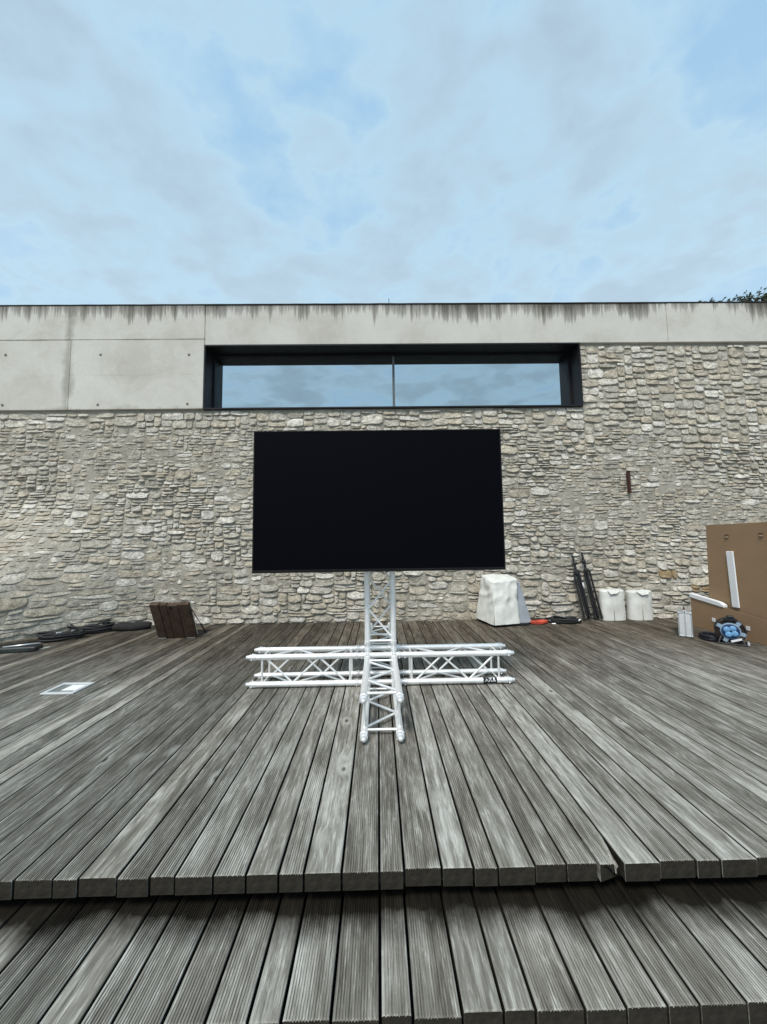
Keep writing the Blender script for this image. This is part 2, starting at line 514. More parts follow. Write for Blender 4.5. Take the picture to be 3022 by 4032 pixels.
def concrete_mat():
    m, n, l, b = newmat('board_marked_concrete')
    g = N(n, 'ShaderNodeNewGeometry')
    sp = N(n, 'ShaderNodeSeparateXYZ'); l.new(g.outputs['Position'], sp.inputs[0])
    n1 = N(n, 'ShaderNodeTexNoise', i_Scale=1.3, i_Detail=9.0, i_Roughness=0.66, i_Distortion=0.4)
    l.new(g.outputs['Position'], n1.inputs['Vector'])
    n2 = N(n, 'ShaderNodeTexNoise', i_Scale=60.0, i_Detail=4.0, i_Roughness=0.7)
    l.new(g.outputs['Position'], n2.inputs['Vector'])
    r1 = ramp(n, [(0.28, (0.47, 0.447, 0.395)), (0.5, (0.575, 0.555, 0.505)), (0.70, (0.625, 0.608, 0.56))])
    l.new(n1.outputs['Fac'], r1.inputs[0])
    r2 = ramp(n, [(0.3, 0.90), (0.7, 1.06)]); l.new(n2.outputs['Fac'], r2.inputs[0])
    a = N(n, 'ShaderNodeMixRGB', blend_type='MULTIPLY', i_0=1.0)
    l.new(r1.outputs[0], a.inputs[1]); l.new(r2.outputs[0], a.inputs[2])
    # run-off streaks below the coping
    mp = N(n, 'ShaderNodeMapping'); mp.inputs['Scale'].default_value = (7.5, 1.0, 0.55)
    l.new(g.outputs['Position'], mp.inputs['Vector'])
    ns_ = N(n, 'ShaderNodeTexNoise', i_Scale=1.0, i_Detail=6.0, i_Roughness=0.66)
    l.new(mp.outputs[0], ns_.inputs['Vector'])
    mpb = N(n, 'ShaderNodeMapping'); mpb.inputs['Scale'].default_value = (0.7, 1.0, 0.3)
    l.new(g.outputs['Position'], mpb.inputs['Vector'])
    nsb = N(n, 'ShaderNodeTexNoise', i_Scale=1.0, i_Detail=2.0)
    l.new(mpb.outputs[0], nsb.inputs['Vector'])
    dz = N(n, 'ShaderNodeMath', operation='SUBTRACT', i_0=5.47); l.new(sp.outputs['Z'], dz.inputs[1])
    ln = N(n, 'ShaderNodeMath', operation='MULTIPLY_ADD', i_1=0.85, i_2=-0.285); l.new(ns_.outputs['Fac'], ln.inputs[0])
    lb = N(n, 'ShaderNodeMath', operation='MULTIPLY_ADD', i_1=0.85, i_2=-0.33); l.new(nsb.outputs['Fac'], lb.inputs[0])
    ll = N(n, 'ShaderNodeMath', operation='ADD'); l.new(ln.outputs[0], ll.inputs[0]); l.new(lb.outputs[0], ll.inputs[1])
    df = N(n, 'ShaderNodeMath', operation='SUBTRACT'); l.new(ll.outputs[0], df.inputs[0]); l.new(dz.outputs[0], df.inputs[1])
    mpf = N(n, 'ShaderNodeMapping'); mpf.inputs['Scale'].default_value = (26.0, 1.0, 0.9)
    l.new(g.outputs['Position'], mpf.inputs['Vector'])
    nsf = N(n, 'ShaderNodeTexNoise', i_Scale=1.0, i_Detail=5.0, i_Roughness=0.7); l.new(mpf.outputs[0], nsf.inputs['Vector'])
    lf2 = N(n, 'ShaderNodeMath', operation='MULTIPLY_ADD', i_1=0.55, i_2=-0.275); l.new(nsf.outputs['Fac'], lf2.inputs[0])
    df2 = N(n, 'ShaderNodeMath', operation='ADD'); l.new(df.outputs[0], df2.inputs[0]); l.new(lf2.outputs[0], df2.inputs[1])
    sr = ramp(n, [(0.0, 0.0), (0.08, 0.45), (0.30, 0.92)]); l.new(df2.outputs[0], sr.inputs[0])
    mx = N(n, 'ShaderNodeMixRGB'); mx.inputs[2].default_value = (0.062, 0.052, 0.042, 1)
    l.new(sr.outputs[0], mx.inputs[0]); l.new(a.outputs[0], mx.inputs[1])
    # old damp stains: along the casting joints and at the lower edge of the left panels
    def band(axis, centre, width, strength, colr, prev, nscale, thr):
        d = N(n, 'ShaderNodeMath', operation='SUBTRACT', i_1=centre); l.new(sp.outputs[axis], d.inputs[0])
        ab = N(n, 'ShaderNodeMath', operation='ABSOLUTE'); l.new(d.outputs[0], ab.inputs[0])
        dv = N(n, 'ShaderNodeMath', operation='DIVIDE', i_1=width); l.new(ab.outputs[0], dv.inputs[0])
        nn = N(n, 'ShaderNodeTexNoise', i_Scale=nscale, i_Detail=5.0, i_Roughness=0.65); l.new(g.outputs['Position'], nn.inputs['Vector'])
        s = N(n, 'ShaderNodeMath', operation='SUBTRACT'); l.new(nn.outputs['Fac'], s.inputs[0])
        mul = N(n, 'ShaderNodeMath', operation='MULTIPLY', i_1=0.5); l.new(dv.outputs[0], mul.inputs[0]); l.new(mul.outputs[0], s.inputs[1])
        rp0 = ramp(n, [(thr, 0.0), (thr + 0.3, strength)]); l.new(s.outputs[0], rp0.inputs[0])
        lt = N(n, 'ShaderNodeMath', operation='LESS_THAN', i_1=-2.955); l.new(sp.outputs['X'], lt.inputs[0])
        rp = N(n, 'ShaderNodeMath', operation='MULTIPLY'); l.new(rp0.outputs[0], rp.inputs[0]); l.new(lt.outputs[0], rp.inputs[1])
        mm = N(n, 'ShaderNodeMixRGB'); mm.inputs[2].default_value = (*colr, 1)
        l.new(rp.outputs[0], mm.inputs[0]); l.new(prev, mm.inputs[1])
        return mm.outputs[0]
    cc = band('X', -5.27, 0.16, 0.6, (0.20, 0.185, 0.155), mx.outputs[0], 2.2, 0.18)
    cc = band('Z', 4.85, 0.035, 0.55, (0.24, 0.22, 0.18), cc, 3.0, 0.25)
    cc = band('Z', 4.22, 0.03, 0.35, (0.30, 0.29, 0.26), cc, 2.0, 0.36)
    cc = band('Z', 3.60, 0.16, 0.5, (0.24, 0.21, 0.17), cc, 2.6, 0.30)
    l.new(cc, b.inputs['Base Color'])
    b.inputs['Roughness'].default_value = 0.85
    b.inputs['Specular IOR Level'].default_value = 0.25
    bp = N(n, 'ShaderNodeBump', i_Strength=0.25, i_Distance=0.01)
    l.new(n2.outputs['Fac'], bp.inputs['Height']); l.new(bp.outputs[0], b.inputs['Normal'])
    return m


def glass_mat():
    m, n, l, b = newmat('solar_glass')
    n.remove(b)
    g = N(n, 'ShaderNodeNewGeometry')
    gl = N(n, 'ShaderNodeBsdfGlossy', i_Roughness=0.015)
    gl.inputs['Color'].default_value = (0.62, 0.71, 0.745, 1)
    df = N(n, 'ShaderNodeBsdfDiffuse'); df.inputs['Color'].default_value = (0.008, 0.012, 0.014, 1)
    nz = N(n, 'ShaderNodeTexNoise', i_Scale=1.4, i_Detail=1.0)
    l.new(g.outputs['Position'], nz.inputs['Vector'])
    bp = N(n, 'ShaderNodeBump', i_Strength=0.03, i_Distance=0.02)
    l.new(nz.outputs['Fac'], bp.inputs['Height']); l.new(bp.outputs[0], gl.inputs['Normal'])
    mx = N(n, 'ShaderNodeMixShader', i_0=0.80)
    l.new(df.outputs[0], mx.inputs[1]); l.new(gl.outputs[0], mx.inputs[2])
    l.new(mx.outputs[0], n['Material Output'].inputs['Surface'])
    return m


M_stone = stone_mat()
M_mortar = mortar_mat()
M_conc = concrete_mat()
M_glass = glass_mat()
M_anth = plain('anthracite_steel', (0.013, 0.013, 0.015), 0.5, 0.0, 0.25, 0.15, 5)
M_alu = plain('bare_aluminium', (0.93, 0.93, 0.92), 0.42, 0.50, 0.5, 0.06, 30, 0.08, 200)
M_alu2 = plain('brushed_aluminium', (0.82, 0.825, 0.83), 0.45, 0.55, 0.5, 0.05, 40)
M_black = plain('black_metal', (0.014, 0.014, 0.016), 0.45)
M_rubber = plain('black_rubber', (0.016, 0.016, 0.017), 0.7)
M_cloth_black = plain('black_cloth', (0.016, 0.014, 0.014), 0.9, bump=0.4)
M_white = plain('white_foam', (0.80, 0.81, 0.82), 0.7, var=0.03, bump=0.15, bscale=150)
M_cover = plain('white_cover_fabric', (0.70, 0.70, 0.66), 0.62, var=0.10, scale=6, bump=0.3, bscale=22)
M_seam = plain('cover_seam', (0.58, 0.57, 0.53), 0.7)
M_grey = plain('blue_grey_plastic', (0.34, 0.365, 0.40), 0.5)
M_card = plain('cardboard', (0.31, 0.205, 0.122), 0.85, spec=0.2, var=0.05, scale=3)
M_card_in = plain('cardboard_edge', (0.42, 0.32, 0.21), 0.85, spec=0.2)
M_orange = plain('orange_cable', (0.62, 0.085, 0.045), 0.5)
M_rust = plain('rusty_iron', (0.050, 0.018, 0.011), 0.85, var=0.4, scale=30, bump=0.5)
M_blue = plain('dark_blue_plastic', (0.012, 0.035, 0.11), 0.4)
M_lblue = plain('light_blue_plastic', (0.16, 0.36, 0.62), 0.4)
M_gblue = plain('grey_blue_plastic', (0.26, 0.36, 0.46), 0.45)
M_winding = plain('dark_red_cable', (0.035, 0.016, 0.013), 0.55)
M_ground = plain('gravel_ground', (0.22, 0.21, 0.19), 0.95, var=0.3, scale=3, bump=0.5)
M_leaf = plain('roof_leaves', (0.045, 0.065, 0.025), 0.6, var=0.4, scale=20)
M_stem = plain('roof_stems', (0.06, 0.045, 0.03), 0.8)
M_roof = plain('roof_felt', (0.06, 0.058, 0.055), 0.9)
M_redbrown = plain('dark_red_leather', (0.10, 0.022, 0.018), 0.6)
M_steel = plain('stainless_steel', (0.60, 0.62, 0.63), 0.38, 0.7)
M_hole = plain('dark_cavity', (0.01, 0.01, 0.01), 0.9)
M_coping = plain('dark_coping', (0.045, 0.042, 0.038), 0.8, var=0.5, scale=6, bump=0.4)

m, n_, l_, b_ = newmat('screen_glass')
b_.inputs['Base Color'].default_value = (0.0018, 0.0016, 0.0034, 1)
b_.inputs['Roughness'].default_value = 0.42
b_.inputs['Specular IOR Level'].default_value = 0.05
M_screen = m
M_bezel = plain('bezel_black', (0.006, 0.006, 0.007), 0.5, spec=0.2)

# ------------------------------------------------------------------ ground
g = MB()
S = 900.0
g.add([(-S, -S, -0.34), (S, -S, -0.34), (S, S, -0.34), (-S, S, -0.34)], [(0, 1, 2, 3)])
tag(g.build('ground', M_ground), kind='structure')

# ------------------------------------------------------------------ deck
WALL_Y = 6.48
FRONT_Y = 1.642
PT = 0.070
PERIOD = [0.15, 0.15, 0.0995, 0.151, 0.1275, 0.0985, 0.151, 0.1285, 0.1285, 0.1005]
PSUM = sum(PERIOD)
HOLE_X0, HOLE_X1 = -1.596 - PSUM - 0.1005 - 0.1285, -1.596 - PSUM + 0.30
HOLE_Y0, HOLE_Y1 = 5.575, 6.13


def plank_mesh(name, wd, L, grooved, seed, broken=False):
    rr = random.Random(seed)
    prof = [(0.0, -PT), (0.0, -0.005), (0.0015, -0.0015), (0.005, 0.0)]
    if grooved:
        k = int(round((wd - 0.014) / 0.0092))
        p = (wd - 0.010) / k
        for i in range(k):
            x = 0.005 + i * p
            if i > 0:
                prof.append((x, 0.0))
            d = 0.0042 * rr.uniform(0.7, 1.15)
            prof += [(x + p * 0.52, 0.0), (x + p * 0.62, -d), (x + p * 0.92, -d)]
    prof += [(wd - 0.005, 0.0), (wd - 0.0015, -0.0015), (wd, -0.005), (wd, -PT)]
    ys = [0.0, 0.004] + ([0.05, 0.1, 0.14] if broken else []) + [L]
    vs_, fs_ = [], []
    n = len(prof)
    for j, y in enumerate(ys):
        for (x, z) in prof:
            zz_, yy_ = z, y
            if j == 0 and z > -0.004:
                zz_ = z - 0.003
            if broken:
                # the corner by the seam has split away
                lim = wd - 0.034 * max(0.0, 1 - y / 0.14) - 0.006 * sin(y * 140)
                if y < 0.139 and x > lim and z > -0.05:
                    zz_ = z - 0.030 * (1 - y / 0.14) - 0.006 * abs(sin(x * 900 + y * 60))
                if y < 0.139 and x > lim + 0.012 and j < 3:
                    yy_ = y + 0.03 * (x - lim) / 0.034
            vs_.append((x, yy_, zz_))
    for j in range(len(ys) - 1):
        for i in range(n):
            i2 = (i + 1) % n
            fs_.append((j * n + i, j * n + i2, (j + 1) * n + i2, (j + 1) * n + i))
    fs_.append(tuple(range(n))[::-1])
    fs_.append(tuple((len(ys) - 1) * n + i for i in range(n)))
    # flip so faces point outwards
    fs_ = [f[::-1] for f in fs_]
    me = bpy.data.meshes.new(name)
    me.from_pydata(vs_, [], fs_)
    me.update()
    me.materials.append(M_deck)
    me.materials.append(M_end)
    me.polygons[len(me.polygons) - 2].material_index = 1
    for pp in me.polygons:
        if abs(pp.normal.x) > 0.98 and pp.area > 0.1 * L * PT:
            pp.material_index = 1
    return me


deck = empty('deck', (0, FRONT_Y, 0), kind='structure')
step = empty('step', (0, 1.28, -0.130), kind='structure')
CACHE = {}


def plank(parent, x, wd, y, L, z, gro, var=0, broken=False):
    key = (round(wd, 4), round(L, 3), gro, var, broken)
    if key not in CACHE:
        CACHE[key] = plank_mesh('plank', wd - 0.0100, L, gro, hash((key[0], key[1])) & 0xffff, broken)
    o = bpy.data.objects.new('plank', CACHE[key])
    C.objects.link(o)
    o.parent = parent
    o.location = Vector((x + 0.004, y, z)) - WLOC[parent.name]
    return o


x = -1.596 - 6 * PSUM
xs = []
while x < 9.0:
    for wd in PERIOD:
        xs.append((x, wd))
        x += wd
RP = random.Random(21)
for (x, wd) in xs:
    jy = RP.uniform(-0.006, 0.006)
    jz = RP.uniform(-0.0016, 0.0016)
    gro = RP.random() < 0.72
    y0 = FRONT_Y + 0.006 * x + jy
    brk = 0.86 < x < 0.90
    if x + wd < -9.0 or x > 9.0:
        continue
    if HOLE_X0 - 0.01 < x < HOLE_X1 - 0.02:
        # cut for the floor hatch
        o = plank(deck, x, wd, y0, round(HOLE_Y0 - FRONT_Y, 3), jz, gro)
        o.location.y = HOLE_Y0 - round(HOLE_Y0 - FRONT_Y, 3) - FRONT_Y
        plank(deck, x, wd, HOLE_Y1, 0.34, jz, gro, 1)
    else:
        plank(deck, x, wd, y0, 4.86, jz, gro, 0, brk)
    if -3.4 < x < 3.4:
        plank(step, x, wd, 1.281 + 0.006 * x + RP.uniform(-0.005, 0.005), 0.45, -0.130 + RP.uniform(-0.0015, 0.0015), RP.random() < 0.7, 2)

# leave the pit open
u = MB()
u.box(-8.95, HOLE_X0, 1.745, 6.55, -0.33, -0.082)
u.box(HOLE_X1, 8.95, 1.745, 6.55, -0.33, -0.082)
u.box(HOLE_X0, HOLE_X1, 1.745, HOLE_Y0, -0.33, -0.082)
u.box(HOLE_X0, HOLE_X1, HOLE_Y1, 6.55, -0.33, -0.082)
u.build('light_blocker', M_under, deck)  # added dark boxes that block light, so the plank gaps read dark
MB().box(-3.4, 3.4, 1.30, 1.742, -0.33, -0.203).build('riser_board', M_under, step)

# pit lining under the hatch
pit = MB()
t_ = 0.015
for a in ((HOLE_X0 + 0.002, HOLE_X0 + t_, HOLE_Y0 + 0.002, HOLE_Y1 - 0.002), (HOLE_X1 - t_, HOLE_X1 - 0.009, HOLE_Y0 + 0.002, HOLE_Y1 - 0.002)):
    pit.box(*a, -0.32, -0.004)
pit.box(HOLE_X0 + t_, HOLE_X1 - t_, HOLE_Y0 + 0.002, HOLE_Y0 + t_, -0.32, -0.004)
pit.box(HOLE_X0 + t_, HOLE_X1 - t_, HOLE_Y1 - t_, HOLE_Y1 - 0.002, -0.32, -0.004)
pit.build('pit_lining', M_under, deck)

# ------------------------------------------------------------------ building
bld = empty('stone_building', (0, WALL_Y, 0), 'rubble stone building with a stained concrete parapet and long window', 'building')


def batter(x, z):
    """how far the wall face stands in front of WALL_Y"""
    a = 1.02 * sstep(-3.75, -5.55, x) * (1 - sstep(0.0, 2.3, z)) if x < -3.75 else 0.0
    a = 0.0
    if x < -3.75:
        a = (0.36 * max(0, -3.75 - x) + 0.42 * max(0, -3.75 - x) ** 2 * (1 if x > -5.3 else 0.9)) if x > -5.4 else 1.6 + (-5.4 - x) * 0.4
        a = min(a, 2.2) * (1 - sstep(0.0, 2.4, z)) ** 1.3
    if x > 3.9:
        a = 0.20 * sstep(3.9, 5.0, x) * (1 - sstep(0.0, 1.6, z))
    return a


WIN = (-2.955, 3.575, 3.605, 4.742)       # window opening x0 x1 z0 z1
CON_L, CON_R, TOPZ = 3.615, 4.745, 5.47

mb = MB()
XL, XR = -9.0, 9.0


def lin(a, b, n):
    return [a + (b - a) * i / n for i in range(n)]


gx = lin(XL, WIN[0], 60) + lin(WIN[0], WIN[1], 65) + lin(WIN[1], XR, 54) + [XR]
gz = lin(-0.3, WIN[2] - 0.001, 38) + lin(WIN[2] - 0.001, 4.76, 11) + [4.76]
for j, z in enumerate(gz):
    for i, xx in enumerate(gx):
        d = batter(xx, z) + 0.012 * noise.noise(Vector((xx * 1.7, z * 1.7, 3.3))) + 0.006 * noise.noise(Vector((xx * 6, z * 6, 1.3)))
        mb.v.append((xx, WALL_Y - d, z))
for j in range(len(gz) - 1):
    for i in range(len(gx) - 1):
        cx, cz = (gx[i] + gx[i + 1]) / 2, (gz[j] + gz[j + 1]) / 2
        if WIN[0] < cx < WIN[1] and cz > WIN[2]:
            continue
        a_ = j * len(gx) + i
        mb.f.append((a_, a_ + 1, a_ + 1 + len(gx), a_ + len(gx)))
wall = mb.build('wall', M_mortar, bld, smooth=True)

# ---- stones: skyline packing of random rubble
RS = random.Random(5)
BIN = 0.01
nb_ = int((XR - XL) / BIN)
skyl = [0.0 - RS.uniform(0.0, 0.05)] * nb_
for i in range(nb_):
    skyl[i] = 0.004 + 0.03 * max(0, noise.noise(Vector((i * 0.05, 0, 7))))


def limit(xx):
    if WIN[0] < xx < WIN[1]:
        return WIN[2] - 0.012
    return CON_L - 0.040 if xx < WIN[0] else CON_R - 0.034


lim = [limit(XL + (i + 0.5) * BIN) for i in range(nb_)]
stones = []
done = [False] * nb_
guard = 0
while guard < 20000:
    guard += 1
    lo, li = 1e9, -1
    for i in range(nb_):
        if skyl[i] < lo and not done[i]:
            lo, li = skyl[i], i
    if li < 0:
        break
    a = li
    b = li
    while a > 0 and abs(skyl[a - 1] - lo) < 0.022 and not done[a - 1]:
        a -= 1
    while b < nb_ - 1 and abs(skyl[b + 1] - lo) < 0.022 and not done[b + 1]:
        b += 1
    av = (b - a + 1) * BIN
    xc = XL + (a + b + 1) * 0.5 * BIN
    z0 = max(skyl[a:b + 1])
    # size by zone
    big = (xc > 3.4 and z0 > 3.0 + 0.5 * noise.noise(Vector((xc * 0.8, 0, 0)))) or (z0 > 3.28 and xc < 3.4)
    low = z0 < 0.9
    q = RS.random()
    if big:
        wd, ht = RS.uniform(0.13, 0.40), RS.choice([0.075, 0.10, 0.12, 0.14, 0.17]) * RS.uniform(0.85, 1.15)
    elif low:
        wd, ht = RS.uniform(0.11, 0.44), RS.choice([0.04, 0.055, 0.075, 0.10, 0.14]) * RS.uniform(0.85, 1.15)
    else:
        wd, ht = RS.uniform(0.08, 0.30), RS.choice([0.034, 0.042, 0.05, 0.06, 0.075, 0.095]) * RS.uniform(0.85, 1.2)
        if q < 0.06:
            wd, ht = RS.uniform(0.25, 0.42), RS.uniform(0.11, 0.17)
    ht = min(ht, wd * 1.05)
    if av < 0.07:
        # filler: raise the notch to its lower neighbour
        nbv = []
        if a > 0 and not done[a - 1]: nbv.append(skyl[a - 1])
        if b < nb_ - 1 and not done[b + 1]: nbv.append(skyl[b + 1])
        top = min([v for v in nbv if v > lo + 0.001], default=lo + 0.05)
        hh = top - z0
        if hh > 0.025 and av > 0.035:
            stones.append((XL + a * BIN, XL + (b + 1) * BIN, z0, top, big))
        for i in range(a, b + 1):
            skyl[i] = max(top, lo + 0.012)
            if skyl[i] > lim[i] - 0.03: done[i] = True
        continue
    if wd > av - 0.07:
        wd = av
    nbins = max(1, int(round(wd / BIN)))
    if nbins < b - a + 1 and RS.random() < 0.5:
        s0 = b - nbins + 1
    else:
        s0 = a
    s1 = min(b, s0 + nbins - 1)
    L = min(lim[s0:s1 + 1])
    z0 = max(skyl[s0:s1 + 1])
    top = z0 + ht
    if top > L - 0.045:
        top = L
    if top - z0 > 0.026:
        stones.append((XL + s0 * BIN, XL + (s1 + 1) * BIN, z0, top, big))
    for i in range(s0, s1 + 1):
        skyl[i] = max(top, lo + 0.012)
        if skyl[i] > lim[i] - 0.03:
            done[i] = True


def stone_geo(sx0, sx1, sz0, sz1, big, k):
    rs = random.Random(k * 7919 + 13)
    gap = rs.uniform(0.003, 0.009)
    cx, cz = (sx0 + sx1) / 2, (sz0 + sz1) / 2
    hw, hh = max(0.012, (sx1 - sx0) / 2 - gap), max(0.010, (sz1 - sz0) / 2 - gap * 0.6)
    rot = rs.gauss(0, 0.03) + 0.05 * noise.noise(Vector((cx * 0.7, cz * 0.7, 21.0)))
    patch = noise.noise(Vector((cx * 0.55, cz * 0.75, 11.0)))
    flush = 0.40 + 0.60 * sstep(-0.25, 0.30, patch)      # areas where the pointing is smeared over
    if big:
        flush = 0.95
    prot = rs.uniform(0.006, 0.044) * flush
    if big:
        gap = rs.uniform(0.003, 0.009)
        hw, hh = max(0.012, (sx1 - sx0) / 2 - gap), max(0.010, (sz1 - sz0) / 2 - gap * 0.8)
        prot = rs.uniform(0.012, 0.034)
    rise = 0.002 + (0.007 if big else 0.011) * flush * rs.random()
    n = 16
    sq = rs.uniform(5.0, 12.0) if big else rs.uniform(3.5, 9.0)
    jag = 0.55 if big else 1.0
    chop = [rs.random() * rs.random() * (0.28 if big else 0.5) for _ in range(4)]
    out = []
    for i in range(n):
        a = 2 * pi * (i + 0.5) / n
        ca, sa = cos(a), sin(a)
        r = (abs(ca) ** sq + abs(sa) ** sq) ** (-1 / sq)
        r *= 1 - chop[i // 4] * max(0.0, 1 - abs((a % (pi / 2)) - pi / 4) * 3.0)
        px_, pz_ = r * ca * hw, r * sa * hh
        j = noise.noise(Vector((cx * 3 + ca * 1.6, cz * 3 + sa * 1.6, k * 1.37)))
        px_ *= 1 + 0.16 * j * jag
        pz_ *= 1 + 0.30 * jag * noise.noise(Vector((cx * 5 + ca * 2.2, cz * 5 + sa, k * 0.77)))
        out.append((px_, pz_))
    tx, tz = rs.gauss(0, 0.05), rs.gauss(0, 0.03)
    vs_ = []
    rings = ((1.03, -0.022, 0), (1.0, 0.9, 1), (0.84, 1.0, 1), (0.46, 1.05, 1))
    for s, dep, kind in rings:
        for (a, c) in out:
            x_, z_ = a * s, c * s
            if kind == 0:
                d = -0.03
            else:
                lower = max(0.0, min(1.0, 0.5 - 0.5 * (c * s / hh)))            # 1 at the underside
                side = 1 - (0.45 if big else 0.65) * min(1.0, abs(a) * s / hw) ** 4
                d = prot * dep * (0.12 + 0.95 * lower ** 0.8) * side
                d += tx * x_ + tz * z_
                d += 0.013 * noise.noise(Vector((cx + x_, cz + z_, k * 0.31)) * 14) * (0.5 if s > 0.9 else 1)
                d += 0.006 * noise.noise(Vector((cx + x_, cz + z_, k * 0.31)) * 42)
                d += rise * (0.25 + 0.75 * lower) * side
            X = cx + x_ * cos(rot) - z_ * sin(rot)
            Z = cz + x_ * sin(rot) + z_ * cos(rot)
            vs_.append((X, d, max(Z, 0.001)))
    vs_.append((cx, prot * 0.62 + rise + 0.008 * noise.noise(Vector((cx, cz, k)) * 9), cz))
    vs_ = [(X, WALL_Y - d - batter(X, Z), Z) for (X, d, Z) in vs_]
    fs_ = []
    for r in range(len(rings) - 1):
        for i in range(n):
            i2 = (i + 1) % n
            fs_.append((r * n + i, r * n + i2, (r + 1) * n + i2, (r + 1) * n + i))
    c0 = len(vs_) - 1
    o = (len(rings) - 1) * n
    for i in range(n):
        fs_.append((o + i, o + (i + 1) % n, c0))
    # colour of this stone
    base = rs.choice([(0.48, 0.45, 0.385), (0.45, 0.42, 0.36), (0.54, 0.51, 0.45), (0.41, 0.385, 0.33), (0.49, 0.445, 0.365), (0.61, 0.585, 0.53), (0.46, 0.435, 0.385), (0.45, 0.405, 0.33)])
    vv = rs.uniform(0.90, 1.14) * (1.08 if big else 1.0)
    col = [c * vv for c in base]
    if rs.random() < 0.0:
        col = [0.33 * vv, 0.255 * vv, 0.16 * vv]
    for (ox, oz, rx, rz) in OCHRE:
        if abs(cx - ox) < rx and abs(cz - oz) < rz:
            col = [0.33, 0.245, 0.145]
    return vs_, fs_, col


OCHRE = [(4.84, 0.72, 0.16, 0.08), (5.34, 0.50, 0.14, 0.07), (-5.95, 0.95, 0.25, 0.08), (4.80, 1.93, 0.07, 0.04)]


def project(p):
    d = Vector(p) - Vector((0, 0, CAM_H))
    z = d.dot(fwd)
    return 1511 + FPX * d.dot(rightv) / z, 2016 - FPX * d.dot(upv) / z


vis = []
for k, s in enumerate(stones):
    cx, cz = (s[0] + s[1]) / 2, (s[2] + s[3]) / 2
    u_, v_ = project((cx, WALL_Y - batter(cx, cz), cz))
    hid = (985 < u_ < 2000 and 1690 < v_ < 2265) or u_ < 10 or u_ > 3010 or (u_ > 2720 and v_ > 2060)
    area = (s[1] - s[0]) * (s[3] - s[2]) / (WALL_Y - batter(cx, cz)) ** 2
    vis.append((0 if hid else area, k))
vis.sort(reverse=True)
single = set(k for a, k in vis[:300])


def with_tint(o, cols):
    at = o.data.color_attributes.new('tint', 'FLOAT_COLOR', 'CORNER')
    buf = []
    for p, c in zip(o.data.polygons, cols):
        buf += [c[0], c[1], c[2], 1.0] * p.loop_total
    at.data.foreach_set('color', buf)


joined, jcol = MB(), []
for k, s in enumerate(stones):
    v_, f_, c_ = stone_geo(*s, k)
    if k in single:
        o = MB().add(v_, f_).build('stone', M_stone, wall)
        with_tint(o, [c_] * len(f_))
    else:
        joined.add(v_, f_)
        jcol += [c_] * len(f_)
o = joined.build('stones', M_stone, wall)
with_tint(o, jcol)
tag(o, kind='stuff')
print('stones', len(stones))

# ---- concrete parapet
PY0 = WALL_Y - 0.052      # face of the concrete
jw = 0.0022


def conc(x0, x1, z0, z1, y=PY0):
    return MB().box(x0 + jw, x1 - jw, y, y + 0.40, z0 + jw, z1 - jw, 0.006).build('concrete_panel', M_conc, bld)


conc(-9.0, -5.235, CON_L, 4.85)
conc(-5.235, WIN[0], CON_L, 4.85, PY0 - 0.003)
conc(-9.0, WIN[0], 4.85, TOPZ, PY0 - 0.001)
conc(WIN[0], 5.155, CON_R, TOPZ, PY0 + 0.004)
conc(5.155, 9.1, CON_R, TOPZ, PY0)
bk = MB().box(-9.0, WIN[0] - 0.01, PY0 + 0.03, PY0 + 0.38, CON_L + 0.02, TOPZ - 0.02)
bk.box(WIN[0] - 0.008, 9.1, PY0 + 0.03, PY0 + 0.38, CON_R + 0.02, TOPZ - 0.02)
bk.build('joint_filler', M_under, bld)
for xx, zh in ((-6.33, 4.59), (-4.72, 4.58), (-3.215, 4.57), (-6.33, 3.71), (-4.73, 3.70), (-3.22, 3.70)):
    h = MB()
    h.lathe((xx, PY0 - 0.006, zh), (0, 1, 0), [(0, 0.022), (0.0012, 0.022), (0.0022, 0.016), (0.0026, 0.004)], 14)
    h.build('tie_hole', plain('tie_hole_grey', (0.13, 0.125, 0.11), 0.9), bld)
cp = MB()
nseg = 150
pr = []
for i in range(nseg + 1):
    xx = -9.0 + 18.1 * i / nseg
    e = 0.006 * noise.noise(Vector((xx * 3.1, 0, 0))) + 0.004 * noise.noise(Vector((xx * 11, 0, 0)))
    pr.append((xx, e))
for (xx, e) in pr:
    cp.v += [(xx, PY0 - 0.012, TOPZ + 0.001), (xx, PY0 - 0.014 + e * 0.5, TOPZ + 0.010 + e), (xx, PY0 + 0.42, TOPZ + 0.014 + e), (xx, PY0 + 0.42, TOPZ + 0.001)]
for i in range(nseg):
    a, b2 = 4 * i, 4 * (i + 1)
    for q in range(4):
        q2 = (q + 1) % 4
        cp.f.append((a + q, b2 + q, b2 + q2, a + q2))
cp.build('coping', M_coping, bld)
MB().box(-9.0, 9.1, PY0 + 0.42, 12.0, 5.0, 5.2).build('roof', M_roof, bld)
MB().box(-8.98, 9.08, 11.8, 12.0, -0.3, 5.0).build('rear_wall', M_mortar, bld)
MB().box(-9.0, -8.8, WALL_Y + 0.36, 11.8, -0.3, 5.0).build('side_wall', M_mortar, bld)
MB().box(8.9, 9.1, WALL_Y + 0.36, 11.8, -0.3, 5.0).build('side_wall', M_mortar, bld)

